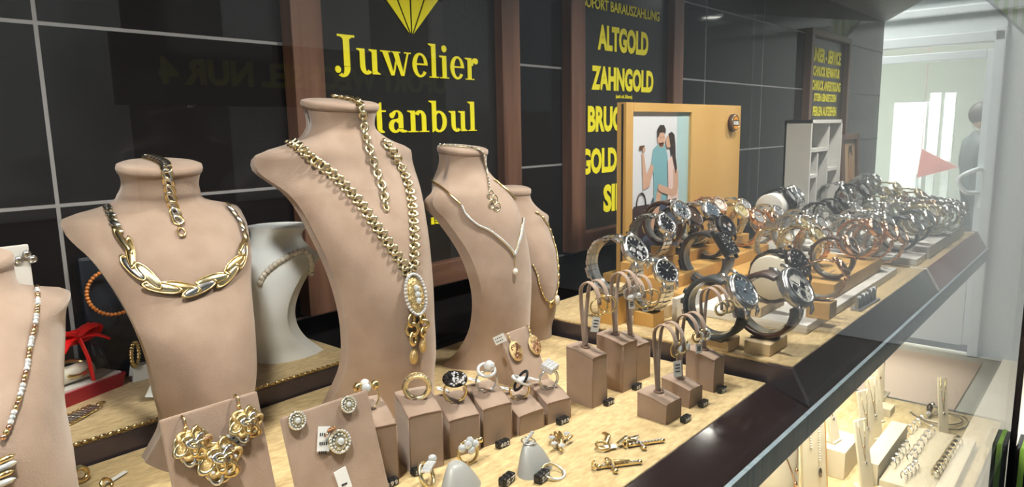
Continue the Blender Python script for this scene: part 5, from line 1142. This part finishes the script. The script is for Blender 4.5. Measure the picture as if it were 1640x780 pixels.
# white drum cushion with three dark watches
zc = S3 + .006
t = thing('drum_cushion', 'long white drum cushion threaded with three dark watches', 'watch cushion', (1.330, .492, S3 - .002), .10)
P0 = t.location.copy()
g = G('white'); C = (0, 0, .032); g.lathe([(1e-5, -.055), (.0235, -.055), (.0255, -.053), (.0255, .050), (.024, .052), (1e-5, .052)], TR(*C) @ RY(pi / 2), 36); g.build('drum', t)
g = G('white'); g.box((0, 0, -.012), (.09, .03, .036), None, .001); g.build('foot', t)
for k, (st, lb) in enumerate((('black_steel', 'first dark watch on the drum cushion, next to its white end'), ('blue_strap', 'middle dark watch on the drum cushion'), ('steel_slate', 'last dark watch on the drum cushion, beside the cabinet'))):
    q = RZ(.10) @ Vector((-.012 + k * .030, 0, 0)) + P0
    if st in PROTO: dup(PROTO[st], lb, tuple(q), .10, 1.0)
    else: w = make_watch(lb, **ST[st]); PROTO[st] = w; w.location = q; w.rotation_euler = (0, 0, .10)
# crowded far rows
far = {'silver': [(1375, 305), (1386, 298), (1392, 322), (1380, 340), (1400, 345), (1412, 322), (1425, 340), (1352, 345), (1366, 362), (1340, 372), (1448, 335), (1462, 340), (1478, 335), (1490, 342), (1502, 338), (1512, 342), (1522, 345), (1356, 378), (1397, 368), (1495, 352), (1515, 352)],
       'gold': [(1402, 318), (1418, 312), (1430, 325), (1440, 347), (1405, 335), (1470, 352), (1388, 360), (1452, 322), (1484, 352), (1370, 328)],
       'rose': [(1436, 334), (1460, 328), (1398, 385), (1382, 385), (1480, 345)]}
nm = {'silver': ('silver_small', 'silver_mesh', 'small silver watches in the crowded far rows'), 'gold': ('gold_small', 'two_tone', 'pale gold watches in the crowded far rows'), 'rose': ('rose_silver', 'rose_mesh', 'rose gold watches in the crowded far rows')}
random.seed(11); ff = UT + .020
for k, lst in far.items():
    a, b, grp = nm[k]
    for i, (px, py) in enumerate(lst):
        z = ff; s = .92
        lb = {'silver': 'small silver bracelet watch', 'gold': 'pale gold bracelet watch', 'rose': 'rose gold bracelet watch'}[k] + ' in the crowded far rows of the raised tray'
        place_watch(a if i % 3 else b, lb, px, py, z, s, random.uniform(-.35, .1), 'clip', grp)
for k, ((x, y), z0, z1) in enumerate(RIS):
    far_ = x > 1.2; t = thing('watch_riser', 'small white riser block under a watch in the far rows' if far_ else 'small wooden riser block under a watch on the steps', 'riser', (x, y, z0), 0, 'white riser blocks in the far rows' if far_ else 'wooden riser blocks on the steps')
    g = G('white' if far_ else 'light_wood'); g.box((0, 0, (z1 - z0) / 2), (.026, .026, z1 - z0), None, min(.0008, (z1 - z0) * .3)); g.build('block', t)
# watches inside the cabinet cells
for (dx, dz, st, lb) in ((.095, .34, 'silver_small', 'small silver watch in the middle cell of the white cabinet'), (.028, .02, 'two_tone', 'two tone watch in the bottom left cell of the white cabinet')):
    dup(PROTO[st], lb, (X0 + dx, Y0 + .026, UT + .0205 + .007 + (.0 if dz < .1 else 0)), -.1, .75)
t = thing('gold_figurine', 'tiny antique gold ornament at the far right end of the tray', 'ornament', tuple(onz(1536, 362, UT)[:2]) + (UT,)); g = G('gold_rough')
g.lathe([(1e-5, 0), (.009, 0), (.010, .004), (.006, .010), (.008, .018), (.004, .026), (1e-5, .028)], None, 12, 2 * pi, 1.3, .8); g.sphere((.008, 0, .012), .006, 8, 6); g.build('body', t)
# ------------------------------------------------------------------ lower display
def lowp(px, py, z=LOW): return onz(px, py, z)
# tall white necklace busts cut by the shelf edge
PC = {'H': .30, 'w': [.050, .044, .040, .042, .050, .060, .068, .072, .068, .050, .034, .032, .033], 'ye': [-.01, -.02, -.035, -.04, -.035, -.015, .005, .02, .02, .01, 0, 0, 0], 'yf': [-.075, -.078, -.080, -.082, -.080, -.074, -.062, -.048, -.042, -.036, -.033, -.032, -.033]}
cbs = []
for x, y, r, lb in ((.815, .385, -.25, 'cream necklace bust cut off by the bottom edge of the picture'), (1.020, .405, -.25, 'cream necklace bust with rose gold chains under the shelf edge')):
    cbs.append(bust('cream_bust', lb, PC, LOW, 'cream', True, (x, y, r)))
def drape(root, label, pts, r, m):       # pts: (sideways, height) on the front of the bust
    bv = bvh_of([root]); t = thing('thin_chain', label, 'necklace', root.location); R_ = RZ(root.rotation_euler.z); P = []
    for q in ss([(a, 0, b) for a, b in pts], 40):
        h = bv.ray_cast(root.location + R_ @ Vector((q.x, -.3, q.z)), (R_ @ Vector((0, 1, 0))))
        if h[0]: P.append(h[0] - (R_ @ Vector((0, .0014, 0))))
    g = G(m); g.tube(P, r, 5); g.sphere(P[-1], r * 3, 8, 6, (1, 1, 1.6)); rel2(g, t).build('chain', t)
# cream stands, cards and trays
def stand_card(label, x_, y_, hh, w, rz, lean=.01, m='cream', items=1, th=.004, cat='necklace card', z=LOW + .002, d=None):
    p = Vector((x_, y_, z)); t = thing('necklace_card', label, cat, (p.x, p.y, z), rz); a = math.atan2(lean, hh)
    g = G(m); g.box((0, th / 2, hh / 2), (w, th, hh), RX(-a), .0008); g.build('card', t)
    g = G(m); g.box((0, .010, .002), (w * .9, .026, .004)); g.build('foot', t)
    n_ = thing('pendant_necklace', ('thin gold chain with a small drop on the ' + ' '.join(label.split()[1:]))[:200], 'necklace', (p.x, p.y, z), rz)
    n_['label'] = ' '.join(n_['label'].split()[:16])
    g = G('gold'); M = RX(-a); zz = hh
    g.tube([M @ Vector((-w * .28, -.0006, hh * .99)), M @ Vector((0, -.0006, hh * .42))], .0006, 4); g.tube([M @ Vector((w * .28, -.0006, hh * .99)), M @ Vector((0, -.0006, hh * .42))], .0006, 4)
    g.build('chain', n_); g = G('steel'); g.sphere((0, -.0016, hh * .38), .0030, 8, 6, (1, .6, 1.3), M); g.mat('rose'); g.sphere((0, -.0014, hh * .62), .0018, 8, 6, (1, .6, 1), M); g.build('pendant', n_)
    return t
wood_block('jewellery_tray', 'large cream ring tray filling the middle of the lower display', 1.270, 1.553, .168, .272, LOW, LOW + .014, 'cream', 'tray')
wood_block('jewellery_tray', 'cream raised bar between the ring tray and the standing cards', 1.270, 1.487, .2745, .303, LOW, LOW + .040, 'cream', 'tray')
wood_block('jewellery_tray', 'high cream block carrying the tall leftmost card', 1.255, 1.348, .325, .375, LOW, LOW + .052, 'cream', 'tray')
wood_block('jewellery_tray', 'low cream block at the bottom edge left of the single card', 1.120, 1.235, .205, .265, LOW, LOW + .020, 'cream', 'tray')
wood_block('jewellery_tray', 'small cream block at the foot of the far pendant board', 1.600, 1.640, .330, .370, LOW, LOW + .018, 'cream', 'tray')
cards = [('cream card with a fine chain, tall and leftmost, on the high block', 1.290, .350, .115, .030, -.15, LOW + .052),
 ('cream card left of the pair behind the raised bar', 1.400, .318, .120, .030, -.45, LOW),
 ('cream card right of the pair behind the raised bar', 1.470, .322, .124, .030, -.45, LOW),
 ('cream card farthest up near the white bangles', 1.560, .340, .122, .028, -.45, LOW),
 ('cream card standing alone in front of the raised bar', 1.246, .282, .122, .028, -.45, LOW),
 ('narrow cream card standing by itself on the velvet at right', 1.570, .224, .118, .018, -.95, LOW)]
for lb, x_, y_, hh, w, rz, z in cards: stand_card(lb, x_, y_, hh, w, rz, .026, z=z)
# tall pearl board
t = thing('pearl_board', 'tall cream board hung with strings of small pearls', 'display board', (1.185, .350, LOW), -.30); g = G('cream'); g.box((0, .003, .11), (.062, .006, .22), RX(-.10), .001); g.build('board', t); g = G('light_wood'); g.box((.032, .003, .11), (.002, .007, .22), RX(-.10)); g.build('edge', t)
r = thing('pearl_necklace', 'strings of small pearls with a dark drop on the tall cream board', 'necklace', (1.185, .350, LOW), -.30); g = G('pearl')
for s_, L_ in ((-1, .14), (1, .17)):
    for k in range(int(L_ / .0046)): v = k / (L_ / .0046); g.sphere((s_ * .016 * (1 - v * .35), -.0022, .215 - k * .0046), .0021, 6, 4, (1, 1, 1), RX(-.10))
for k in range(14): g.sphere((.002, -.0022, .215 - k * .0046), .0018, 6, 4, (1, 1, 1), RX(-.10))
g.build('strand', r); g = G('gunmetal'); g.sphere((.010, -.003, .032), .0045, 8, 6, (.8, .6, 2), RX(-.10)); g.build('drop', r)
# background things behind the cards
t = thing('bead_board', 'dim grey board of clustered beads behind the leftmost necklace card', 'display board', (ony(1340, 675, .46).x, .46, LOW), -.3); g = G('cream'); g.box((0, 0, .14), (.05, .006, .28), None, .001); g.build('board', t); random.seed(5); g = G('steel')
for k in range(90): g.mat(('steel', 'gold', 'pearl')[k % 3]); g.sphere((random.uniform(-.02, .02), -.004, random.uniform(.03, .26)), .0032, 6, 4)
g.build('beads', t)
t = thing('brown_rack', 'dark brown rack with light shelves behind the necklace cards', 'rack', (ony(1366, 650, .48).x, .48, LOW), -.2); g = G('brown_post'); g.box((0, 0, .16), (.012, .012, .32)); g.box((.06, 0, .16), (.012, .012, .32)); g.box((.03, .004, .16), (.05, .004, .32)); g.build('frame', t); g = G('cream'); [g.box((.03, -.012, .06 + k * .07), (.05, .03, .003)) for k in range(4)]; g.build('shelf', t)
t = thing('green_bottle', 'pale green glass cylinder standing behind the necklace cards', 'vase', (ony(1391, 620, .44).x, .44, LOW)); g = G('green_glass'); g.lathe([(1e-5, 0), (.026, 0), (.028, .006), (.028, .20), (.022, .225), (.010, .24), (.010, .26), (1e-5, .26)], None, 26); g.build('glass', t)
t = thing('pendant_board', 'tall cream board with small pendants at the back of the lower display', 'display board', (1.665, .375, LOW), -.5); g = G('cream'); g.box((0, 0, .10), (.05, .005, .20), RX(-.08), .001); g.build('board', t); g = G('rose'); [g.sphere((x, -.004, z), .0035, 7, 5, (1, .6, 1), RX(-.08)) for x, z in ((.008, .15), (-.006, .12), (.010, .06), (-.01, .17))]; g.build('pendants', t)
for k in range(4):
    t = thing('white_bangle', 'white bangle, one of four stacked on edge at the back', 'bracelet', (ony(1405, 585, .385).x + k * .016, .385, LOW + .150), -.75, 'white bangles at the back'); t['label'] = 'white bangle in the upright row hanging on the rear bangle bar'
    g = G('white'); g.torus(RY(pi / 2), .028, .0038, 30, 8); 
    g.build('ring', t)
t = thing('bangle_bar', 'slim cream post and bar carrying the white bangles', 'stand', (ony(1405, 585, .385).x + .024, .385, LOW)); g = G('cream'); g.box((0, .0, .088), (.008, .02, .176)); g.box((.0, 0, .1715), (.075, .004, .005)); g.box((0, 0, .002), (.05, .04, .004)); g.build('post', t)
# rings standing in rows on the big tray
tr = [((1498, 765), (1534, 712), 9, 'pale'), ((1448, 769), (1466, 752), 4, 'dark'), ((1430, 748), (1451, 719), 5, 'dark'), ((1458, 740), (1491, 694), 7, 'dark'), ((1457, 694), (1475, 678), 4, 'dark')]
rp = {}
def tray_ring(kind):
    R = .0085; t = thing('tray_ring', 'ring', 'ring'); g = G('gold_pale' if kind == 'pale' else 'steel'); g.torus(TR(0, 0, R * .85) @ RX(pi / 2), R, .0010 if kind == 'dark' else .0018, 20, 6); g.build('band', t)
    g = G('stone' if kind == 'dark' else 'gunmetal'); g.sphere((0, 0, R * 1.95), .0035, 7, 5, (1.2, 1, .7)); g.mat('steel'); g.sphere((.0025, 0, R * 1.85), .002, 6, 4); g.build('head', t); return t
rows_ = ('rings in the front row of the ring tray', 'rings in the near left row of the ring tray', 'rings in the left row of the ring tray', 'rings in the middle row of the ring tray', 'rings in the back row of the ring tray')
for ri, (a, b, n, kd) in enumerate(tr):
    for k in range(n):
        v = k / (n - 1); p = onz(a[0] + (b[0] - a[0]) * v, a[1] + (b[1] - a[1]) * v, LOW + .014); lb = ('broad polished ring' if kd == 'pale' else 'thin stone set ring') + ' in the ' + rows_[ri].replace('rings in the ', '')
        if kd not in rp: rp[kd] = tray_ring(kd); o = rp[kd]; o.location = (p.x, p.y, LOW + .0135); o.rotation_euler = (0, 0, .9); o['label'] = lb; o['group'] = rows_[ri]
        else: dup(rp[kd], lb, (p.x, p.y, LOW + .0135), .9 + .1 * (k % 3), 1, rows_[ri])
# necklace coiled on the velvet and a dark brooch stand
t = thing('coiled_necklace', 'thin metal necklace lying in loops on the velvet at the far end', 'necklace', (1.60, .255, LOW)); g = G('steel_brush')
c0 = [onz(*q, LOW + .0025) - t.location for q in ((1458, 660), (1490, 678), (1530, 688), (1550, 680), (1545, 668), (1520, 662), (1500, 664))]; g.tube(ss(c0, 40), .0012, 6)
c0 = [onz(*q, LOW + .0045) - t.location for q in ((1462, 664), (1485, 672), (1520, 680), (1540, 676), (1536, 668), (1515, 660), (1495, 660))]; g.tube(ss(c0, 40), .0012, 6); g.build('chain', t)
p = lowp(1488, 668); t = thing('brooch_stand', 'dark faceted brooch propped up on the velvet behind the ring tray', 'brooch', (p.x, p.y, LOW)); g = G('gunmetal'); g.sphere((0, 0, .020), .011, 6, 5, (1.2, .6, 1)); g.mat('steel'); g.sphere((.004, -.004, .028), .006, 6, 4); g.mat('stone'); g.sphere((-.012, 0, .012), .006, 6, 4); g.box((0, .002, .008), (.012, .004, .016)); g.build('body', t)
# chains on the cream busts
drape(cbs[1], 'rose gold chain with a drop on the cream bust under the shelf edge', [(-.045, .24), (-.025, .17), (0, .10)], .0011, 'rose')
drape(cbs[1], 'second thinner rose gold chain, right strand on the same cream bust', [(.040, .24), (.020, .18), (.004, .12)], .0009, 'rose')
drape(cbs[0], 'grey cord on the cream bust cut by the bottom edge', [(.035, .24), (.030, .18), (.022, .10)], .0011, 'steel_brush')
# ------------------------------------------------------------------ solid stand-ins behind the door for reflections in the glass
def person(loc, rz, hgt=1.68):
    t = thing('person', 'person in dark clothes in profile, head bowed slightly, placed behind the door glass for a reflection', 'person', loc, rz)
    me = bpy.data.meshes.new('body'); k = hgt / 1.68
    V = {'pel': (0, 0, .92, .13), 'abd': (0, .0, 1.05, .125), 'che': (0, .01, 1.25, .145), 'nkb': (0, 0, 1.40, .075), 'nk': (-.01, 0, 1.46, .052), 'hl': (-.10, 0, .88, .085), 'hr': (.10, 0, .88, .085),
         'kl': (-.11, -.02, .48, .058), 'kr': (.11, -.05, .49, .058), 'al': (-.11, .03, .08, .040), 'ar': (.11, .02, .08, .040), 'tl': (-.12, -.14, .03, .035), 'tr': (.12, -.15, .03, .035),
         'sl': (-.19, 0, 1.36, .060), 'sr': (.19, 0, 1.36, .060), 'el': (-.24, .02, 1.10, .040), 'er': (.24, .02, 1.10, .040), 'wl': (-.19, -.17, .98, .027), 'wr': (.19, -.17, .98, .027), 'pl': (-.17, -.24, .98, .024), 'pr': (.17, -.24, .98, .024)}
    E = [('pel', 'abd'), ('abd', 'che'), ('che', 'nkb'), ('nkb', 'nk'), ('pel', 'hl'), ('pel', 'hr'), ('hl', 'kl'), ('hr', 'kr'), ('kl', 'al'), ('kr', 'ar'), ('al', 'tl'), ('ar', 'tr'), ('che', 'sl'), ('che', 'sr'), ('sl', 'el'), ('sr', 'er'), ('el', 'wl'), ('er', 'wr'), ('wl', 'pl'), ('wr', 'pr')]
    for s_, sx in (('l', -1), ('r', 1)):      # five fingers from each palm
        px_ = V['p' + s_][0]
        for q, (dx, ln) in enumerate(((-.024, .055), (-.009, .068), (.007, .064), (.021, .050))):
            V['f%s%d' % (s_, q)] = (px_ + dx, -.285, .975, .0085); V['g%s%d' % (s_, q)] = (px_ + dx * 1.1, -.285 - ln * .6, .955, .0070); E += [('p' + s_, 'f%s%d' % (s_, q)), ('f%s%d' % (s_, q), 'g%s%d' % (s_, q))]
        V['t' + s_ + 'h'] = (px_ - sx * .045, -.245, .985, .0095); V['t' + s_ + 'i'] = (px_ - sx * .052, -.280, .975, .0080); E += [('p' + s_, 't' + s_ + 'h'), ('t' + s_ + 'h', 't' + s_ + 'i')]
    ks = list(V); me.from_pydata([Vector(V[q][:3]) * k for q in ks], [(ks.index(a), ks.index(b)) for a, b in E], []); o = bpy.data.objects.new('body', me); COL.objects.link(o)
    sk = o.modifiers.new('skin', 'SKIN'); sd = o.modifiers.new('sub', 'SUBSURF'); sd.levels = 2; sd.render_levels = 2
    for i, q in enumerate(ks): me.skin_vertices[0].data[i].radius = (V[q][3] * k,) * 2; me.skin_vertices[0].data[i].use_root = (q == 'pel')
    bpy.context.view_layer.update(); dm = bpy.data.meshes.new_from_object(o.evaluated_get(bpy.context.evaluated_depsgraph_get())); bpy.data.objects.remove(o)
    vs = [v.co.copy() for v in dm.vertices]; g = G('skin'); fsk = []; 
    g.v = vs
    for p in dm.polygons:
        c = sum((vs[i] for i in p.vertices), Vector()) / len(p.vertices)
        g.mat('skin' if (c.z > 1.45 * k or c.y < -.19 and c.z > .5) else 'cloth_dark' if c.z < .95 * k else 'cloth_grey'); g.f.append(list(p.vertices)); g.mi.append(g.cur); g.sm.append(True)
    # head: skull, jaw, nose, ears, eyes, mouth
    H = Vector((-.0, -.02, 1.575)) * k; g.mat('skin'); g.sphere(H, .098 * k, 20, 14, (.80, .98, 1.12)); g.sphere(H + Vector((0, -.035, -.055)), .058 * k, 16, 10, (.95, .9, .9)); g.tube([H + Vector((0, -.092, .015)), H + Vector((0, -.112, -.018)), H + Vector((0, -.096, -.026))], [.008, .013, .010], 8)
    for s_ in (-1, 1): g.sphere(H + Vector((s_ * .080, .005, -.005)), .024, 10, 6, (.35, .8, 1.3)); g.mat('white'); g.sphere(H + Vector((s_ * .032, -.086, .012)), .011, 8, 6); g.mat('ink'); g.sphere(H + Vector((s_ * .032, -.0955, .012)), .005, 8, 6); g.mat('skin')
    g.mat('pic_rose'); g.sphere(H + Vector((0, -.090, -.055)), .020, 10, 6, (1.1, .5, .35)); g.build('body', t)
    g = G('hair'); g.sphere(H + Vector((0, .018, .026)), .102 * k, 20, 14, (.86, .98, 1.06)); g.build('hair', t, 'short dark hair'); g.v = []
    return t
bp = onx(1570, 190, 7.3)
person((7.3, bp.y, .0), .55, 1.58)  # solid figure in place of one mirrored in the glass
for k, (px, lb) in enumerate(((1497, 'left vertical tube glowing behind the door glass, standing in for a reflected lamp'), (1521, 'right vertical tube glowing behind the door glass, standing in for a reflected lamp'))):
    p = onx(px, 158, 7.0); q = onx(px, 258, 7.0); t = thing('reflected_tube', lb, 'light', (7.0, p.y, q.z), 0, 'vertical light tubes behind the door'); g = G('tube_on'); g.tube([(0, 0, 0), (0, 0, p.z - q.z)], .034, 10); g.build('tube', t)
    g = G('white'); g.box((.05, 0, (p.z - q.z) / 2), (.03, .08, p.z - q.z + .1)); g.box((.055, 0, (1.2 - q.z * .5) - .5), (.02, .05, .1)); g.box((.06, 0, -q.z / 2 - .0), (.03, .06, q.z)); g.build('fitting', t)  # glowing tubes in place of lamps mirrored in the glass
p = onx(1432, 165, 7.4); q = onx(1476, 285, 7.4); t = thing('van_stand_in', 'tall white cupboard at the left behind the door glass, standing in for a reflected white van', 'slab', (7.6, (p.y + q.y) / 2, 0)); g = G('white'); g.box((0, 0, p.z / 2), (.4, abs(p.y - q.y), p.z), None, .01); g.build('body', t); g = G('steel'); g.box((-.205, -.1, p.z * .55), (.01, .015, .14)); g.build('handle', t)  # white box built in place of a mirrored van
a, b, c_ = onx(1468, 285, 6.6), onx(1476, 238, 6.6), onx(1535, 268, 6.6); t = thing('reflected_awning', 'faded red triangular awning edge hung behind the door glass, standing in for a reflected one', 'pennant', (6.6, a.y, a.z)); g = G('pennant'); M_ = Matrix(((0, 0, 1, 0), (1, 0, 0, 0), (0, 1, 0, 0), (0, 0, 0, 1))); g.prism([(0, 0), (b.y - a.y, b.z - a.z), (c_.y - a.y, c_.z - a.z)], .01, M_); g.tube([(0.005, b.y - a.y, b.z - a.z), (.005, b.y - a.y, 2.99 - a.z)], .002, 6); g.build('cloth', t)  # cloth triangle built in place of a mirrored awning
# green awning corner above the entrance
p0, p1, p2 = onx(1578, -4, 3.6), onx(1650, -4, 3.6), onx(1650, 62, 3.6)
t = thing('green_awning', 'corner of a green and white fringed awning above the entrance at top right', 'awning', (3.6, p2.y, p2.z)); M_ = Matrix(((0, 0, 1, 0), (1, 0, 0, 0), (0, 1, 0, 0), (0, 0, 0, 1))); L = t.location
for k in range(10):
    f0, f1 = k / 10, (k + 1) / 10; y0 = p0.y + (p2.y - p0.y) * f0 - L.y; y1 = p0.y + (p2.y - p0.y) * f1 - L.y; z0 = p0.z + (p2.z - p0.z) * f0 - L.z; z1 = p0.z + (p2.z - p0.z) * f1 - L.z
    g = g if k else G('green_awning'); g.mat('green_awning' if k % 2 == 0 else 'white'); g.prism([(y0, z0), (y1, z1), (y1, .5), (y0, .5)], .02, M_)
g.build('cloth', t); g = G('blue_black'); g.tube([(0, p0.y - L.y, p0.z - L.z), (0, 0, 0)], .006, 6); g.build('hem', t)
g = G('pale_facade'); g.box((3.62, (p0.y + p2.y) / 2, p2.z + .55), (.06, .5, .1)); g.build('trim_5', kind='structure')
# mirrored lettering across the street
a = ony(165, 130, 2 * WY + 5.6); b = ony(720, 145, 2 * WY + 5.6)
t = thing('exchange_sign', 'black sign band with yellow capitals across the street, mirrored in the tiles', 'sign', ((a.x + b.x) / 2, -5.62, (a.z + b.z) / 2)); w_ = abs(b.x - a.x)
g = G('poster_black'); g.box((0, -.03, 0), (w_ * 1.15, .06, .55)); g.build('board', t)
g = G('olive'); put_text(g, 'GOLD - SOFORT WECHSEL NUR 4', TR(0, .002, 0) @ RZ(pi) @ RX(pi / 2), w_, .22, .04, .01, 1, True); g.build('lettering', t)
g = G('steel_brush'); [g.box((x, -.25, 0), (.05, .5, .05)) for x in (-w_ * .4, w_ * .4)]; g.build('bracket', t)

p = ony(1618, 727, .10); t = thing('outer_sill', 'dark sill end with a green stripe outside the glass corner', 'sill', (1.76, .104, 0)); g = G('gloss_black'); g.box((.0, 0, .3875), (.09, .026, .775), None, .003); g.build('post', t); g = G('green_awning'); g.box((-.0455, .0, .3875), (.003, .010, .775)); g.box((0, .0, .7755), (.09, .008, .002)); g.build('stripe', t, 'thin green stripe')
